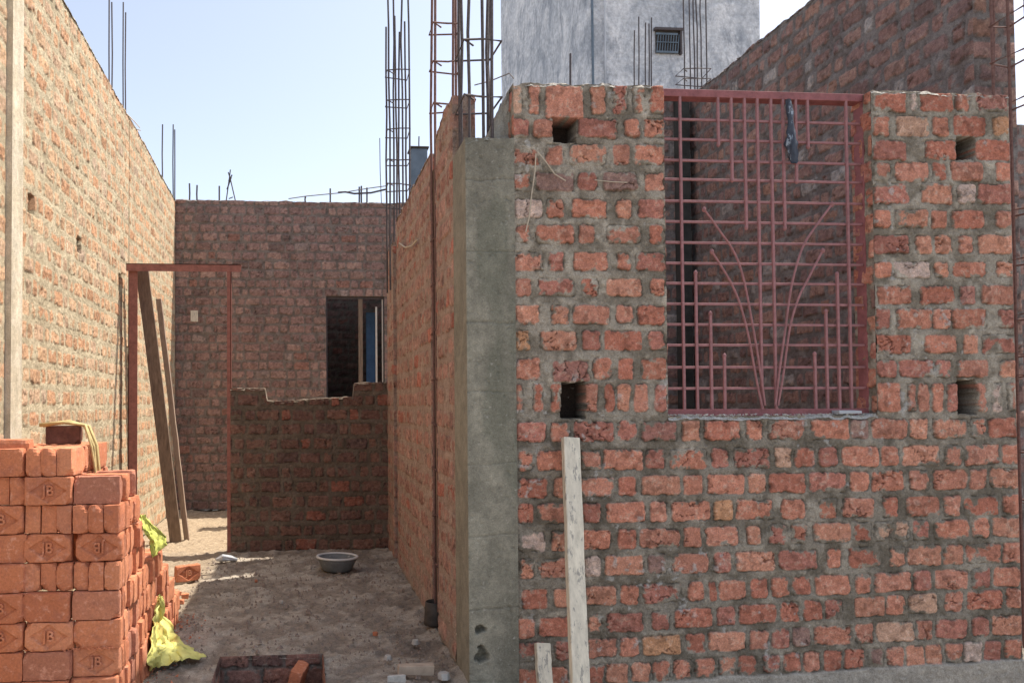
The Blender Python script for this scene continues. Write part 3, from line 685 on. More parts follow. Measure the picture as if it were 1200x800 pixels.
# ------------------------------------------------------------------ iron window grille
GY = YF+.07
gx0 = OX0+.004; gx1 = onY(1014, 300, GY).x
gz1 = onY(890, 109, GY).z; gz0 = onY(890, 487, GY).z
gr = empty('window_grille', ((gx0+gx1)/2, GY, gz0), 'maroon welded iron window grille with a fan of slanting bars', 'grille')
fw = .035
MB().box((gx0,GY-.02,gz1-fw),(gx1,GY+.04,gz1)).build('frame_rail', M['iron'], gr, bevel=.002)
MB().box((gx0,GY-.02,gz0),(gx1,GY+.04,gz0+fw*.9)).build('frame_rail', M['iron'], gr, bevel=.002)
MB().box((gx0,GY-.021,gz0+fw*.9+.001),(gx0+.014,GY+.04,gz1-fw-.001)).build('frame_stile', M['iron'], gr, bevel=.002)
MB().box((gx1-.016,GY-.021,gz0+fw*.9+.001),(gx1,GY+.04,gz1-fw-.001)).build('frame_stile', M['iron'], gr, bevel=.002)
tb = .0112
def gp(px, py, dy=0): p = onY(px, py, GY); return Vector((p.x, GY+dy, p.z))
zc = lambda py: onY(890, py, GY).z
xcn = lambda px, py=300: onY(px, py, GY).x
ga, gb = gx0+.014, gx1-.017
for y in (143,166,190,212.5,237.5,261.5,286,309.5,333,357,381,404.5,430,454.5):
    z = zc(y)+random.uniform(-.0015,.0015)
    MB().bar((ga,GY-.004,z),(gb,GY-.004,z+random.uniform(-.002,.002)), tb, tb).build('bar', M['iron_bar'], gr, bevel=.0015)
zt, zb = zc(116), zc(480)
xm_ = lambda px: onY(px, 300, GY).x
def vbar(px, za, zb_, knob=None):
    x = xm_(px); m = MB().bar((x,GY-.014,za),(x+random.uniform(-.0015,.0015),GY-.014,zb_), tb, tb)
    if knob is not None: m.lathe([(0,-.013),(.007,-.008),(.0095,0),(.007,.008),(0,.013)], (x,GY-.014,knob), 8)
    m.build('bar', M['iron_bar'], gr, bevel=.0012)
for px in (797.5,888,904,992): vbar(px, zt, zb)
for px, y in ((842,172),(947,172),(857.5,213),(933,213),(873,268),(918,268)): vbar(px, zt, zc(y), zc(y))
for px, y in ((813,321),(829.5,368),(845,417),(978,321),(964,365),(950,415)): vbar(px, zc(y), zb, zc(y))
def fan(pts, k=7):
    P = [gp(*p_, -.024) for p_ in pts]; out = []
    for i in range(len(P)-1):
        p0, p1, p2, p3 = P[max(i-1,0)], P[i], P[i+1], P[min(i+2,len(P)-1)]
        for q_ in range(k):
            t = q_/k; out.append(.5*((2*p1)+(p2-p0)*t+(2*p0-5*p1+4*p2-p3)*t*t+(3*p1-p0-3*p2+p3)*t**3))
    out.append(P[-1])
    m = MB().tube(out, tb*.45, 7); m.lathe([(0,-.015),(.007,-.009),(.0105,0),(.007,.008),(0,.014)], P[0], 8); m.build('slanting_bar', M['iron_bar'], gr)
fan([(822,247),(843,276),(857,297),(868,328),(880,390),(888,440),(893,475)])
fan([(831,296),(852,330),(864,358),(874,396),(882,440),(889,475)])
fan([(971,241),(951,268),(936,293),(924,335),(916,390),(909,440),(905,475)])
fan([(960,295),(943,328),(932,350),(922,384),(914,440),(908,475)])
# crumbs of cement on the sill
m = MB()
for i in range(420):
    x = random.uniform(OX0, OX1); 
    if (x-OX0)/(OX1-OX0) > .18 and random.random() > .55: continue
    r = random.uniform(.003,.008); c = Vector((x, YF+random.uniform(-.006,.03), OZ+.004))
    m.add([c+Vector((random.uniform(-1.3,1.3)*r, random.uniform(-1,1)*r, random.uniform(-.8,1.1)*r)) for _ in range(4)], [(0,1,2),(0,2,3),(0,3,1),(1,3,2)])
tag(m.build('cement_crumbs', M['cement_lump'], smooth=False), 'pale cement crumbs lying along the window sill', 'rubble', kind='stuff')
MB().box((onY(983,486,YF).x,YF-.004,OZ+.008),(onY(1010,486,YF).x,YF+.05,OZ+.022),.002).build('shim', M['plaster'], bevel=.002)
tag(bpy.data.objects['shim'], 'flat grey shim under the right end of the grille', 'shim')
# rag on the grille
def ragf():
    p0 = gp(921, 121, -.05); n = 26; k = 12; vs = []; fs = []
    for i in range(n+1):
        t = i/n; c = gp(917+6*t, 121+74*t, -.045); wd = (.011+.004*math.sin(11*t)+.010*sstep(.1,.7,t))*(1 if t < .97 else .7)
        for j in range(k):
            a = 2*math.pi*j/k; rr = wd*(1+.3*math.sin(3*a+9*t)+.2*math.sin(5*a-17*t)+.12*math.sin(2*a+40*t))
            vs.append(c+Vector((rr*math.cos(a), rr*math.sin(a)*.55, 0)))
    for i in range(n):
        for j in range(k): fs.append((i*k+j, i*k+(j+1)%k, (i+1)*k+(j+1)%k, (i+1)*k+j))
    fs += [tuple(range(k)), tuple(n*k+j for j in range(k))[::-1]]
    return MB().add(vs, fs)
tag(ragf().build('rag', M['rag'], smooth=True), 'dark twisted strip of plastic hung from the grille top', 'rag')

# ------------------------------------------------------------------ rebar
def rod(px, y_top, y_bot, Y, label, group=None, r=.008, lean=0, mat='rebar'):
    a = onY(px, y_bot, Y); b = onY(px+lean, y_top, Y)
    return tag(MB().tube([a, a.lerp(b,.5)+Vector((random.uniform(-.006,.006),0,0)), b], r, 6).build('rebar_rod', M[mat]), label, 'rebar', group)
def cage(name, bars, zb, tops, stirrups, label, mat='rebar', r=.0072, sr=.005, group='rebar cages on the new walls', wob=.01):
    """bars = list of (x,y); stirrups = heights"""
    cx_ = sum(b[0] for b in bars)/len(bars); cy_ = sum(b[1] for b in bars)/len(bars)
    root = empty(name, (cx_, cy_, zb), label, 'rebar cage', group)
    for i, (x, y) in enumerate(bars):
        t = tops[i % len(tops)]; pts = [(x+random.uniform(-wob,wob)*(k/6), y+random.uniform(-wob,wob)*(k/6), zb+(t-zb)*k/6) for k in range(7)]
        MB().tube(pts, r, 6).build('bar', M[mat], root)
    xa, xb = min(b[0] for b in bars)-r, max(b[0] for b in bars)+r; ya, yb = min(b[1] for b in bars)-r, max(b[1] for b in bars)+r
    for z in stirrups:
        j = lambda: random.uniform(-.012,.012); za, zb2, zc2, zd = z+j(), z+j(), z+j(), z+j()
        pts = [(xa-.004,ya,za),((xa+xb)/2,ya,(za+zb2)/2+j()*.6),(xb,ya,zb2),(xb,yb,zc2),(xa,yb,zd),(xa,ya+.01,za+.006),(xa+.05,ya+.045,za-.004)]
        MB().tube(pts, sr, 5).build('stirrup', M[mat], root)
    return root
# cage out of the corner column
zz = lambda px, py, Y: onY(px, py, Y).z
x_ = lambda px, Y: onY(px, 80, Y).x
ya = YF+.05; yb = YF+.25
cage('rebar_cage', [(x_(549.5,ya),ya),(x_(576,ya),ya),(x_(583,ya)+.01,yb),(x_(541,ya)+.03,yb),(x_(546,ya),ya+.1),(x_(579,ya),ya+.12),(x_(568,ya),ya+.03)], .9*HC, [3.6,3.55,3.5,3.6],
     [zz(560,48,ya), zz(560,112,ya)], 'rusty rebar cage rising from the grey concrete column')
ya = ySA+.03; yb = ySB-.03
cage('rebar_cage', [(XC+.004,ya),(x_(530,ya),ya),(XC+.008,yb),(x_(536,ya)+.02,yb)], .1, [4.2,4.1,4.15],
     [zz(520,27,ya), zz(520,72,ya), zz(520,120,ya)]+[.35+.25*k for k in range(8)], 'rebar cage standing in the slot of the passage wall', mat='rebar_rust')
Yc = yC0-.02
xs3 = [452.5,456,461,464,467,471,475,479]
tp3 = [22,-30,-20,20,28,-8,14,-30]
root = cage('rebar_cage', [(x_(p,Yc-(.02 if i%2 else -.14)), Yc-(.02 if i%2 else -.14)) for i, p in enumerate(xs3)], 2.1, [zz(460,t,Yc) for t in tp3],
     [zz(465,y,Yc) for y in (83,118,153,187,218,240)], 'tall thin rebar bundle above the far end of the passage wall', r=.0075, sr=.005)
# right edge cage
Yr = YF+.10; xr0 = onY(1185,100,Yr).x+.012
cage('rebar_cage', [(xr0+.012,Yr-.06),(xr0+.10,Yr-.06),(xr0+.10,Yr+.12),(xr0+.012,Yr+.12)], .0, [3.7,3.6], [zz(1190,y,Yr) for y in (14,63,120,245,305,370,415,440,530,590,700)], 'rebar cage tied with wire beyond the right end of the front wall', mat='rebar_rust', wob=.003)
rod(1164.5, -5, 104, YF+.33, 'single rod against the end of the tall shaded wall', r=.006, mat='rebar_rust')
# rods over the left wall
g = 'rods standing above the sunlit wall'
for px, t, bt, lab in ((128,-8,125,'leftmost tall rod above the sunlit wall'),(131,3,125,'shorter rod touching the leftmost tall rod'),(144.5,3,145,'taller rod of the second pair above the sunlit wall'),(147.3,15,145,'shorter rod of the second pair above the sunlit wall')):
    rod(px, t, bt, onX(px, 100, XL-.12).y, lab, g, .0065)
for px, t, bt, lab in ((190.5,146,215,'left rod of the low pair above the far sunlit wall'),(203,146,235,'right rod of the low pair above the far sunlit wall'),(204.8,152,235,'short rod behind the right rod of the low pair')):
    rod(px, t, bt, YB-.6 if px < 195 else YB+.1, lab, g, .0075)
g = 'short rods on top of the back wall'
for px, t, lab in ((222,215,'left rod on the back wall, nearest the sunlit wall'),(231,217,'second rod on the back wall from the sunlit wall'),(257,218,'short rod left of the twisted wire on the back wall'),(387,221,'lone short rod at the middle of the back wall'),(421,219,'left rod of the close pair on the back wall'),(423.5,218,'middle rod of the close pair on the back wall'),(430,220,'right rod of the close pair on the back wall'),(358,230,'stub of rod on the back wall'),(447,162,'thin leaning rod near the far rebar bundle')):
    rod(px, t, 238, YB+.12, lab, g, .010 if px < 440 else .005, lean=(-2 if px == 447 else 0))
a = lambda px, py: onY(px, py, YB+.1)
m = MB(); m.tube([a(265,236),a(269,207),a(270,199)], .007); m.tube([a(276,236),a(270,210),a(267.5,202)], .007); m.tube([a(266,222),a(271,208),a(268,212),a(272,205)], .008); m.tube([a(268,233),a(273,231)], .006)
tag(m.build('twisted_wire', M['rebar']), 'twisted wire peak standing on the back wall', 'wire')
tag(MB().tube([a(338,233),a(358,230),a(400,226),a(430,221),a(452,218)], .006).build('cable', M['wire']), 'thin cable strung above the back wall', 'cable')
tag(MB().tube([a(396,225.5),a(405,225),a(415,227),a(435,226),a(452,222)], .011).build('cable', M['rebar']), 'thicker sagging cable near the far rebar bundle', 'cable')
p = lambda px, py: onX(px, py, XL+.01)
m = MB().tube([onY(148,133,6.3), onY(158,143,6.3), onY(164,150,6.3)], .004, 5); m.tube([onY(152,140,6.3), onY(160,152,6.3), onY(165,153,6.3)], .004, 5)
tag(m.build('loose_wire', M['straw_wire']), 'loop of loose wire on top of the sunlit wall', 'wire')
# string hanging on front wall and wire over it
q = lambda px, py, d=.012: onY(px, py, YF-d)
tag(MB().tube([q(628,180),q(627,200),q(623,228),q(620,255),q(616,272)], .0028, 5).build('string', M['straw_wire']), 'pale string hanging down the upper left of the front wall', 'string')
tag(MB().tube([q(630,178),q(640,190),q(650,204),q(663,212)], .0025, 5).build('string', M['straw_wire']), 'short curved string beside the hanging string', 'string')
tag(MB().tube([q(697,211),q(715,213),q(735,214)], .002, 5).build('string', M['straw_wire']), 'short level wire end sticking from the front wall', 'string')
tag(MB().tube([onY(556,100,YF+.2),onY(575,95,YF+.2),onY(597,86,YF+.15),onY(602,92,YF+.1)], .003, 5).build('tie_wire', M['wire']), 'tie wire stretched from the column cage to the wall top', 'wire')
p = lambda px, py, d=.02: onX(px, py, XC-d)
tag(MB().tube([p(468,285),p(475,290),p(483,288),p(489,281)], .006, 5).build('tie_wire', M['straw_wire']), 'curved wire end poking from the passage wall', 'wire')

# black pipe stump and rods at the foot of the slot
c = onX(507, 770, XC); 
m = MB(); yy = (ySA+ySB)/2+.02; m.lathe([(.0,0),(.06,0),(.062,.02),(.055,.12),(.05,.125),(.045,.11),(.045,.05),(0,.05)], (XC+.0,yy,.01), 18)
tag(m.build('pipe_stump', M['black'], smooth=True), 'black pipe stump at the foot of the wall slot', 'pipe')

# ------------------------------------------------------------------ far buildings
D0 = 12.0
tx0, tx1 = onY(692,60,D0).x, onY(896,30,D0).x; tY1 = onX(587,60,tx0).y
tw = empty('tower_building', ((tx0+tx1)/2, (D0+tY1)/2, 0), 'tall grey plastered building behind the front wall', 'building')
m = MB(); HT = 17
m.add([(tx0,D0,0),(tx1-.12,D0,0),(tx1,D0,HT),(tx0,D0,HT),(tx0,tY1,0),(tx1-.12,tY1,0),(tx1,tY1,HT),(tx0,tY1,HT)], [(0,1,2,3),(1,5,6,2),(5,4,7,6),(4,0,3,7),(3,2,6,7)])
m.build('wall', M['tower'], tw, bevel=.03)
m = MB().box((tx0-.15,D0-.15,HT+.002),(tx1+.15,tY1+.15,HT+.14)).build('roof', M['plaster'], tw, bevel=.02)
v0, v1 = onY(768,63,D0), onY(795,38,D0)
vent = MB().box((v0.x,D0-.02,v0.z),(v1.x,D0-.004,v1.z)).build('vent', M['black'], tw)  # flat black panel painted in as the shade inside the vent
m = MB(); n = 9
m.box((v0.x-.03,D0-.07,v1.z),(v1.x+.05,D0-.003,v1.z+.04)); m.box((v1.x+.005,D0-.06,v0.z-.02),(v1.x+.035,D0-.003,v1.z-.001))
m.build('vent_hood', M['rebar'], tw)
m = MB()
for i in range(n):
    x = v0.x+(v1.x-v0.x)*(i+.5)/n; m.bar((x-.012,D0-.035,v0.z+.02),(x+.015,D0-.035,v1.z-.06), .012, .012)
m.box((v0.x,D0-.045,v0.z-.0),(v1.x-.03,D0-.021,v0.z+.03)); m.box((v0.x,D0-.045,v1.z-.07),(v1.x-.03,D0-.021,v1.z-.04)); m.box((v0.x,D0-.05,(v0.z+v1.z)/2-.02),(v1.x-.03,D0-.046,(v0.z+v1.z)/2-.005))
m.build('vent_grille', M['dark_plaster'], tw)
for px in (693.5,708): 
    x = onY(px,60,D0).x; MB().tube([(x,D0-.04,1),(x,D0-.04,HT)], .02 if px < 700 else .015, 8).build('drain_pipe', M['dark_plaster'] if px < 700 else M['plaster'], tw)
YQ = YRB+.12; g = 'rods standing on the wall behind the front wall'
rod(668.5, 63, 110, YQ, 'lone dark rod in front of the grey building corner', r=.010)
for px, t, lab in ((743.5,36,'first rod from the left of the five under the vent'),(748.5,20,'second and tallest rod of the five beside the vent'),(756.5,27,'third rod of the five beside the vent'),(760.5,28,'fourth rod of the five beside the vent'),(763.5,21,'fifth rod, nearest the vent')):
    rod(px, t, 115, YQ, lab, g, .006)
cage('rebar_cage', [(x_(p_,YQ+d_),YQ+d_) for p_, d_ in ((802,.0),(809,.15),(814,.0),(817,.0),(822,.15),(828,.0))], HRB-.1, [5.4], [zz(820,82,YQ), zz(820,92,YQ)], 'thin rebar cage against the right side of the grey building', r=.0065, sr=.005)
# small blue-grey post behind the passage wall
Yp = 8.2; a_, b_ = onY(482,200,Yp), onY(501,174,Yp)
pt = empty('concrete_post', ((a_.x+b_.x)/2,Yp+.1,0), 'blue grey post with dark cap behind the rebar bundle', 'post')
MB().box((a_.x,Yp,0),(b_.x,Yp+.2,b_.z)).build('shaft', M['dark_plaster'], pt, bevel=.008)
MB().box((a_.x-.015,Yp-.015,b_.z+.001),(b_.x+.015,Yp+.215,b_.z+.02)).build('cap', M['black'], pt, bevel=.004)
rod(491, 160, 176, Yp+.1, 'tiny rod end sticking out of the blue grey post', r=.007)
# wall beyond the right end
xq = onY(1186,300,5.2).x
o = block('brick_wall', xq-.1, xq+3.5, 6.6, 6.8, onY(1192,146,6.6).z, 'room', 141, .014, faces='-y', mat='wall_far')
tag(o, 'far shaded brick wall glimpsed at the right frame edge', 'wall')

# ------------------------------------------------------------------ pale timbers leaning on the front wall
def lean(name, x_px_b, y_b, x_px_t, y_t, wd, th, label, Yb, Yt, mat='timber_pale'):
    t_ = onY(x_px_t, y_t, Yt); d0 = onY(x_px_b, y_b, Yb); d = (t_-d0); k = (t_.z-0.0)/(t_.z-d0.z); b = t_-d*k
    dn = (t_-b).normalized(); side = Vector((1,0,0)); side = (side-dn*side.dot(dn)).normalized(); nr = side.cross(dn)
    root = empty(name, b, label, 'timber', 'pale timbers leaning on the front wall'); n = 24; vs = []
    for i in range(n+1):
        p = b.lerp(t_, i/n)+side*(fbm(np.array([i*.3]),np.array([1.]),1,3,3)[0]-.5)*.006
        vs += [p+side*sx*wd/2+nr*sy*th/2 for sx, sy in ((-1,-1),(1,-1),(1,1),(-1,1))]
    fs = [(3,2,1,0), tuple(4*n+k for k in (0,1,2,3))]+[(4*i+(k+1)%4, 4*i+4+(k+1)%4, 4*i+4+k, 4*i+k) for i in range(n) for k in range(4)]
    m = MB().add(vs, fs); ob = m.build('beam', M[mat], root, bevel=.004)
    return root
lean('leaning_timber', 679, 800, 668.5, 513, .072, .04, 'long cement splashed timber leaning below the lower left hole', YF-.30, YF-.035)
lean('leaning_timber', 638, 800, 635.5, 753, .062, .04, 'short timber stub at the foot of the wall, left of the long timber', YF-.10, YF-.045)

# ------------------------------------------------------------------ basin
c = onZ(395, 668, .0); c.z = .004
rr = abs(onY(419,650,c.y).x-onY(370,650,c.y).x)/2
bs = empty('basin', c, 'grey rubber mortar basin with a pale rim on the passage floor', 'basin'); bs.rotation_euler = (R(2),R(-4),0)
h = rr*.62
m = MB().lathe([(0,.0),(rr*.66,.0),(rr*.72,.01),(rr*.90,h*.75),(rr*.95,h),(rr*.90,h),(rr*.84,h*.75),(rr*.66,.03),(0,.025)], c, 40)
m.build('bowl', M['basin'], bs, smooth=True)
m = MB().lathe([(rr*.93,h-.006),(rr*1.0,h-.004),(rr*1.015,h+.002),(rr*1.0,h+.009),(rr*.91,h+.009),(rr*.89,h),(rr*.93,h-.006)], c, 40)
m.build('rim', M['basin_rim'], bs, smooth=True)
for o in bs.children: o.data.transform(Matrix.Identity(4))
bs.rotation_euler = (R(1),R(-3),0)

# ------------------------------------------------------------------ the brick stack
BL, BWd, BT = .1735, .1072, .0578            # length, width (height when on edge), thickness
def brick_mesh(name, seed, stamped):
    """on edge: long axis X, thin axis Y, upright BWd; stamped face looks at -Y"""
    rd = np.random.RandomState(seed); nx, ny, nz = 12, 4, 8
    import bmesh
    bm = bmesh.new(); 
    def grid(o, a, b, na, nb):
        vs = [[bm.verts.new(Vector(o)+Vector(a)*i/na+Vector(b)*j/nb) for j in range(nb+1)] for i in range(na+1)]
        for i in range(na):
            for j in range(nb): bm.faces.new((vs[i][j],vs[i+1][j],vs[i+1][j+1],vs[i][j+1]))
    x, y, z = BL/2, BT/2, BWd
    nxs, nzs = (52, 32) if stamped else (nx, nz)
    grid((-x,-y,0),(BL,0,0),(0,0,z),nxs,nzs); grid((x,y,0),(-BL,0,0),(0,0,z),nxs,nzs)
    grid((x,-y,0),(0,BT,0),(0,0,z),ny,nzs); grid((-x,y,0),(0,-BT,0),(0,0,z),ny,nzs)
    grid((-x,-y,z),(BL,0,0),(0,BT,0),nxs,ny); grid((-x,y,0),(BL,0,0),(0,-BT,0),nxs,ny)
    bmesh.ops.remove_doubles(bm, verts=bm.verts, dist=1e-5)
    ko = rd.rand(3)*50; chips = [(Vector((rd.choice([-1,1])*x, rd.choice([-1,1])*y, rd.choice([0,1])*z)), rd.uniform(.010,.030)) for _ in range(5)]
    from mathutils import noise as mn
    for v in bm.verts:
        c = v.co.copy(); q = Vector((c.x/x, c.y/y, (c.z-z/2)/(z/2)))
        near = sorted([abs(abs(q.x)-1)*x, abs(abs(q.y)-1)*y, abs(abs(q.z)-1)*z/2])
        r = .006
        if near[1] < r: v.co -= Vector((c.x/x*.5, c.y/y*.5, (c.z-z/2)/(z/2)*.5))*.0030*(1-near[1]/r)
        p = c*28+Vector(ko); v.co += Vector((mn.noise(p), mn.noise(p+Vector((9,3,1))), mn.noise(p+Vector((2,7,5)))))*.0024
        for cc, cr in chips:
            d = (c-cc).length
            if d < cr: v.co += (Vector((0,0,z/2))-cc).normalized()*(cr-d)*.7
        if stamped and c.y < -y+1e-5:
            dd = abs(c.x)/(x*.80)+abs(c.z-z/2)/(z*.43)
            t = max(0, min(1, (1-dd)/.07)); v.co.y += .010*t
    me = bpy.data.meshes.new(name); bm.to_mesh(me); bm.free(); me.materials.append(M['brick'])
    me.shade_smooth() if stamped else None
    return me
plainM = [brick_mesh('brick_mesh', s, False) for s in range(7)]
stampM = [brick_mesh('stamped_brick_mesh', 20+s, True) for s in range(3)]
cu = bpy.data.curves.new('stamp_text', 'FONT'); cu.body = 'JB'; cu.size = .050; cu.extrude = .0045; cu.bevel_depth = .0012; cu.align_x = 'CENTER'; cu.align_y = 'CENTER'; cu.space_character = 1.05
to = bpy.data.objects.new('tmp', cu); col.objects.link(to); bpy.context.view_layer.update()
letM = bpy.data.meshes.new_from_object(to.evaluated_get(bpy.context.evaluated_depsgraph_get())); bpy.data.objects.remove(to)
letM.transform(Matrix.Translation((0,-BT/2+.0062,BWd/2)) @ Matrix.Rotation(R(90),4,'X') @ Matrix.Scale(1.12,4,(0,1,0))); letM.materials.clear(); letM.materials.append(M['brick'])
XS = onZ(172,790).x; YS = onX(140, 700, XS).y
print('XS %.3f YS %.3f' % (XS, YS))
LH = .1095; ZS = -.05; CELL = .178
heights = {0:[8,8,6,5,5,4,3,2], 1:[10,10,10,7,5,5,4,3], 2:[10,10,10,8,6,5,4,3], 3:[10,10,10,9,7,5,4,3]}
ordn = ['bottom','second','third','fourth','fifth','sixth','seventh','eighth','ninth','tenth','eleventh']
front = {0:'HSSSSHSH', 1:'SSSSSHSHSH', 2:'SSSSSSSSHS', 3:'SSHSHSHSHS'}   # from the ground up; S shows a bed face, H shows ends
front = {0:'SSSSSHSH'[:8], 1:'SSSSSHSHSH', 2:'SSSSSSSSHS', 3:'SSHSHSHSHS'}
stamped_at = {(0,6):2,(0,2):0,(0,1):0,(1,8):0,(1,6):0,(1,3):0,(2,7):0,(2,3):0,(2,4):0}
nb = 0
lj = {(a,b): random.Random(a*31+b).uniform(-.011,.011) for a in range(4) for b in range(12)}
def put(loc, rz, me, label, rx=0, ry=0, stamp=0, cat='brick', group='bricks of the stack'):
    global nb; nb += 1
    if stamp is not False:
        root = empty('stamped_brick', loc, label, cat, group); root.rotation_euler = (rx, ry, rz)
        b = bpy.data.objects.new('body', me); col.objects.link(b); b.parent = root
        l = bpy.data.objects.new('stamped_letters', letM); col.objects.link(l); l.parent = root
        if stamp == 2: l.location = (0,0,BWd); l.rotation_euler = (0,math.pi,0)
        return root
    o = bpy.data.objects.new('brick', me); col.objects.link(o); o.location = loc; o.rotation_euler = (rx, ry, rz)
    return tag(o, label, cat, group)
colname = ['outer','second','third','innermost']
for ci, hs_ in heights.items():
    for j, n in enumerate(hs_):
        for k in range(n):
            z = ZS+k*LH
            xc = XS-CELL*(ci+.5); yc = YS+CELL*(j+.5)
            typ = front[ci][k] if j == 0 else ('S' if (j+k+ci) % 3 else 'H')
            if ci == 0 and j > 0: typ = 'S' if (j*5+k*3) % 6 else 'H'
            right_h = heights[ci-1][j] if ci else 0; front_h = hs_[j-1] if j else 0
            seen_r = k >= right_h; seen_f = k >= front_h or j == 0; seen_t = k == n-1
            if j == 0 and ci > 0 and not (seen_r or seen_t): seen_r = False
            if not (seen_r or seen_f or seen_t): continue
            if ci == 3 and j > 0: continue
            if z+LH < .05 and not (ci==0): continue
            for i in range(3):
                if typ == 'S':
                    if not (seen_r or seen_t) and i > 0: continue
                    if ci >= 1 and i > 0 and not seen_r: continue
                else:
                    if not (seen_f or seen_t) and i < 2: continue
                off = (i-1)*(.0593)+random.uniform(-.0015,.0015); jit = random.uniform(-.008,.008)
                fy = -.022 if (j == 0 and k <= 4 and ci in (1,2)) else 0
                st_ = stamped_at.get((ci,k)) if (j == 0 and i == 0 and typ == 'S') else None
                ia = (['front','middle','back'] if typ == 'S' else ['left','middle','right'])[i] + ' of three'
                if j == 0:
                    if st_ is not None: lab = f'JB stamped brick, {ordn[k]} layer of the stack front, {colname[ci]} column'
                    elif typ == 'S': lab = f'long plain brick, {ordn[k]} layer of the stack front, {colname[ci]} column, {ia}'
                    else: lab = f'upright brick end, {ordn[k]} layer of the stack front, {colname[ci]} column, {ia}'
                else: lab = f'brick on edge, {ordn[k]} layer, {colname[ci]} column, {ordn[j]} bay behind the stack front, {ia}'
                if j == 0: fy += lj[(ci,k)]
                wj = 3 if seen_t and ci != 0 or k == n-1 else 1
                if typ == 'S': loc = (xc+jit+random.uniform(-.003,.003), yc+off+fy, z); rz = random.uniform(-.02,.02)*wj
                else: loc = (xc+off, yc+jit+fy, z); rz = R(90)+random.uniform(-.02,.02)*wj
                if ci == 0 and j and typ == 'S': loc = (loc[0]+random.uniform(-.010,.012), loc[1], z)
                if st_ is None: put(loc, rz+(math.pi if random.random()<.5 else 0), random.choice(plainM), lab, stamp=False)
                else: put(loc, rz, stampM[k % 3], lab, stamp=st_)
print('stack bricks', nb)
# loose bricks lying on and round the stack
put((XS-.092, YS+.045, ZS+8*LH-.001), .04, plainM[2], 'plain brick lying loose on top of the outer column', stamp=False, group='loose bricks')
put((XS-.085, YS+.14, ZS+8*LH-.001), -.06, plainM[4], 'second loose brick behind the one on the outer column', stamp=False, group='loose bricks')
m_dark = bpy.data.meshes.new_from_object(bpy.data.objects['brick']); m_dark.materials.clear(); m_dark.materials.append(plain_mat('burnt_brick', (.13,.06,.045), .4, 20, .9, .003))
m_dark.transform(Matrix.Diagonal((.8,.9,.72,1)))
dk = put((XS-.30, YS+.30, ZS+10*LH-.001), .03, m_dark, 'dark burnt brick on top of the stack under the straw rope', stamp=False, group='loose bricks')
put((XS-.45, YS+.12, ZS+10*LH+.002), .16, plainM[3], 'brick tipped flat across the top left of the stack', rx=R(90), stamp=False, group='loose bricks')
for (px, py, z, rz, rx, lab) in ((340,795,0,.5,.3,'broken brick propped in the pit corner'),):
    pp = onY(348,786,PY1-.16); put((pp.x-.01,PY1-.09,-.135), 1.35, plainM[1], lab, rx=.25, stamp=False, group='loose bricks')
pp = onY(355,800,PY1-.2); put((pp.x-.05,PY1-.30,-.21), .1, plainM[5], 'brick lying across the pit in front of the propped one', rx=.1, stamp=False, group='loose bricks')
pq = onZ(211,690); put((pq.x+.01,pq.y+.25,.0), .5, stampM[1], 'stamped brick on the ground at the far foot of the stack', stamp=0, group='loose bricks')
for i, (px, py) in enumerate(((209,697),(212,706),(203,714),(217,700))):
    c = onZ(px, py, 0); s = random.uniform(.018,.03)
    m = MB().box((c.x-s,c.y-s*.7,-.005),(c.x+s,c.y+s*.7,s*1.2), s*.35)
    tag(m.build('brick_chip', M['brick'], bevel=.003), ['broken brick chip nearest the far foot of the stack','brick chip just below the stamped ground brick','lowest brick chip beside the stack side','rightmost brick chip beside the stack foot'][i], 'brick chip', 'brick chips by the stack')

# more loose bricks tumbled on the upper layers
put((XS-.09, YS+.28, ZS+8*LH), .25, plainM[1], 'turned loose brick just behind the two on the outer column', stamp=False, group='loose bricks')
put((XS-.08, YS+.46, ZS+6*LH), 1.2, plainM[4], 'loose brick end on the lowered middle of the stack side', stamp=False, group='loose bricks')
# red crumbs on the ledges of the stack and at its foot
m = MB(); rg2 = random.Random(9)
def crumb(x, y, z, r):
    m.add([(x+rg2.uniform(-1,1)*r, y+rg2.uniform(-1,1)*r, z+rg2.uniform(-.2,1.2)*r) for _ in range(4)], [(0,1,2),(0,2,3),(0,3,1),(1,3,2)])
for i in range(160): crumb(XS-.02-abs(rg2.gauss(0,.13)), YS-.012+rg2.uniform(-.012,.006), ZS+3*LH+.002-.0*i, rg2.uniform(.003,.008))
for i in range(260): crumb(XS+abs(rg2.gauss(0,.06)), YS+rg2.uniform(.1,1.5), .0, rg2.uniform(.003,.012))
tag(m.build('brick_crumbs', M['brick']), 'orange brick crumbs on the stack ledges and along its foot', 'rubble', kind='stuff')
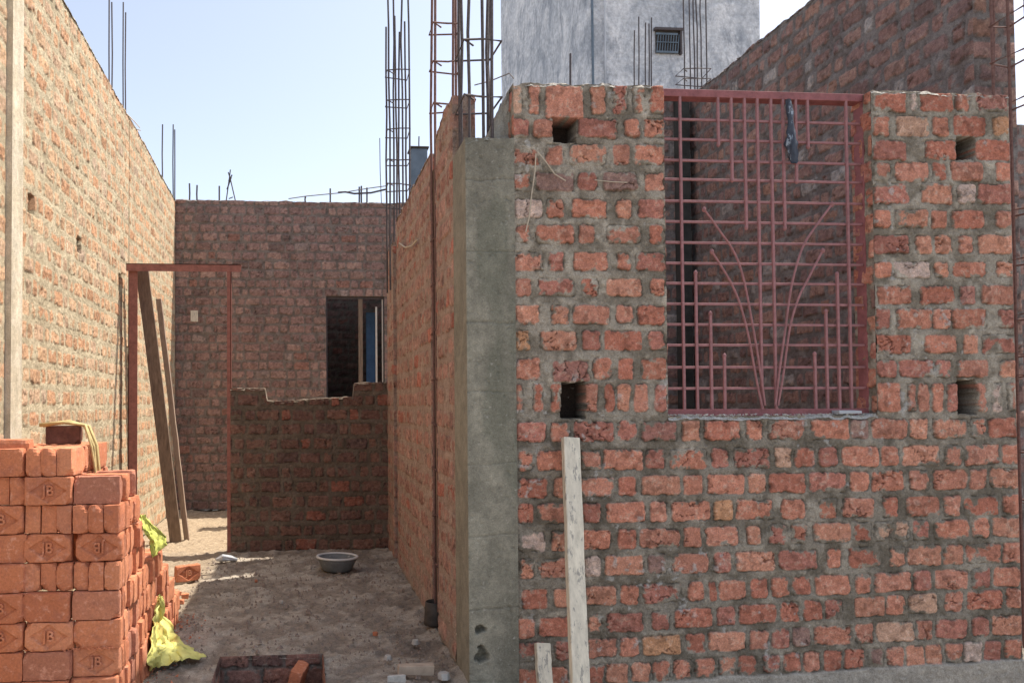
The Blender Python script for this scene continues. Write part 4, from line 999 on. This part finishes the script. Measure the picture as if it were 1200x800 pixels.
# sacks and straw
def cloth(ctrl, name, mat, label, n=34, crump=.018, seed=0, cat='sack'):
    ctrl = np.array(ctrl, float); a, b = ctrl.shape[:2]
    u = np.linspace(0, a-1, n); v = np.linspace(0, b-1, n)
    def interp(A, t, ax):
        i = np.minimum(np.floor(t).astype(int), A.shape[ax]-2); f = (t-i); f = f*f*(3-2*f)*.5+f*.5
        A0 = np.take(A, i, ax); A1 = np.take(A, i+1, ax); sh = [1]*A.ndim; sh[ax] = len(t); f = f.reshape(sh); return A0*(1-f)+A1*f
    P = interp(interp(ctrl, u, 0), v, 1); uu, vv = np.meshgrid(np.linspace(0,1,n), np.linspace(0,1,n), indexing='ij')
    for k in range(3):
        P[...,k] += (np.abs(fbm(uu+seed, vv, 5, 4, seed+k)-.5)*2-.3)*crump*2 + (fbm(uu, vv+seed, 13, 2, seed+k+4)-.5)*crump*.9
    P[...,2] = np.maximum(P[...,2], .006)
    m = MB(); vs = [tuple(p) for p in P.reshape(-1,3)]; fs = [(i*n+j,(i+1)*n+j,(i+1)*n+j+1,i*n+j+1) for i in range(n-1) for j in range(n-1)]
    m.add(vs, fs); o = m.build(name, mat, smooth=True); s = o.modifiers.new('thickness','SOLIDIFY'); s.thickness = .0016
    return tag(o, label, cat)
g_ = lambda px, py, z=0: tuple(onZ(px, py, z))
s_ = lambda px, py, d=.02: tuple(onX(px, py, XS+d))
y_ = lambda px, py, Y: tuple(onY(px, py, Y))
Y1_ = onZ(190,770).y
cloth([[s_(187,700,.02),s_(189,697,.03),s_(190,698,.04)],
       [s_(182,728,.02),y_(188,727,Y1_+.05),y_(193,722,Y1_+.12)],
       [s_(177,752,.02),y_(192,748,Y1_+.02),y_(212,746,Y1_+.10)],
       [s_(174,775,.02),y_(200,752,Y1_-.03),y_(226,757,Y1_+.05)],
       [g_(175,783,.01),g_(205,772,.05),g_(243,768,.01)]], 'plastic_sack', M['sack'], 'crumpled yellow sack on the floor at the foot of the stack', crump=.022, seed=3)
cloth([[s_(164,604,.0),s_(170,603,.02),s_(176,612,.03)],
       [s_(168,618,.02),s_(178,622,.03),s_(196,628,.03)],
       [s_(176,632,.02),s_(182,634,.04),s_(196,638,.03)],
       [s_(178,652,.02),s_(182,651,.03),s_(185,645,.03)]], 'plastic_sack', M['lime'], 'small lime yellow sack caught on the side of the stack', crump=.010, seed=8, n=24)
b0 = XS-.20; tz = ZS+10*LH+BWd*.74
pts = lambda dx: [(b0-.18+dx*.2, YS+.27, tz+.0),(b0-.08, YS+.27+dx, tz+.012),(b0+.0, YS+.27+dx, tz-.005),(b0+.035, YS+.27+dx, tz-.09),(b0+.04, YS+.28+dx, tz-.20),(b0+.05, YS+.30+dx, tz-.25)]
m = MB()
for i in range(6):
    dx = (i-3)*.013; m.tube([(p[0]+random.uniform(-.006,.006),p[1]+random.uniform(-.004,.004),p[2]+random.uniform(-.003,.006)) for p in pts(dx)], random.uniform(.004,.007), 6)
tag(m.build('straw_rope', M['straw'], smooth=True), 'frayed straw rope draped over the dark brick on the stack', 'rope')

# debris by the column foot
pp = onZ(492,790); 
m = MB().box((pp.x-.10,pp.y-.01,.0),(pp.x+.06,pp.y+.03,.045),.006); ob = m.build('broken_tile', plain_mat('dusty_tile',(.42,.33,.25),.25,20,.9,.003), bevel=.002); ob.rotation_euler=(0,0,0); tag(ob, 'flat broken slab piece lying near the column foot', 'slab piece')
pp = onZ(470,797); m = MB().box((pp.x-.06,pp.y-.03,0),(pp.x+.02,pp.y+.0,.03),.008); tag(m.build('cement_lump', M['cement_lump'], bevel=.004), 'grey cement lump beside the broken slab piece', 'cement lump')
pp = onZ(266,657); m = MB().tube([(pp.x-.08,pp.y,.012),(pp.x-.03,pp.y-.02,.03),(pp.x+.03,pp.y+.01,.02),(pp.x+.08,pp.y,.01)], [.012,.03,.022,.01], 7)
tag(m.build('plastic_scrap', M['plaster'], smooth=False), 'pale scrap of plastic on the floor by the doorway', 'scrap')
for i, (px, py, sz, mt, lab) in enumerate(((455,770,.02,'cement_lump','small grey lump on the floor right of the pit'),(440,742,.016,'brick','little red shard in the middle of the floor'),(487,752,.022,'cement_lump','grey lump close to the black pipe stump'),(415,700,.014,'cement_lump','small lump in front of the basin'),(330,705,.016,'cement_lump','small lump left of the floor middle'),(300,680,.014,'brick','tiny red shard near the doorway shadow'),(520,792,.03,'cement_lump','rough lump against the foot of the concrete column'))):
    c = onZ(px, py); rg3 = random.Random(i)
    vs = [(c.x+sz*rg3.uniform(.7,1.2)*math.cos(a_)*cs, c.y+sz*rg3.uniform(.7,1.2)*math.sin(a_)*cs, z_) for z_, cs in ((-.01,1),(sz*.6,.8)) for a_ in [k*math.pi/3 for k in range(6)]]
    mm = MB().add(vs, [(0,1,2,3,4,5)[::-1],(6,7,8,9,10,11)]+[(k,(k+1)%6,6+(k+1)%6,6+k) for k in range(6)])
    tag(mm.build('rubble_piece', M[mt], bevel=.003), lab, 'rubble')
# loose grit over the floor
m = MB(); rg = random.Random(4)
for i in range(1500):
    x = rg.uniform(XL+.75, XC-.02); y = rg.uniform(3.2, YP_-.05)
    if PX0-.02 < x < PX1+.02 and y < PY1+.02: continue
    r = rg.uniform(.003,.009)*(2.0 if rg.random() < .06 else 1); n = 5
    a0 = rg.uniform(0,6); vs = [(x+r*math.cos(a0+k*2*math.pi/n)*rg.uniform(.7,1.2), y+r*math.sin(a0+k*2*math.pi/n)*rg.uniform(.7,1.2), -.004) for k in range(n)]+[(x+rg.uniform(-.3,.3)*r, y, r*rg.uniform(.6,1.4))]
    m.add(vs, [(k,(k+1)%n,n) for k in range(n)])
tag(m.build('grit', plain_mat('dusty_grit', (.24,.19,.155), .4, 60, .95, .003)), 'loose stones and cement grit scattered over the passage floor', 'grit', kind='stuff')
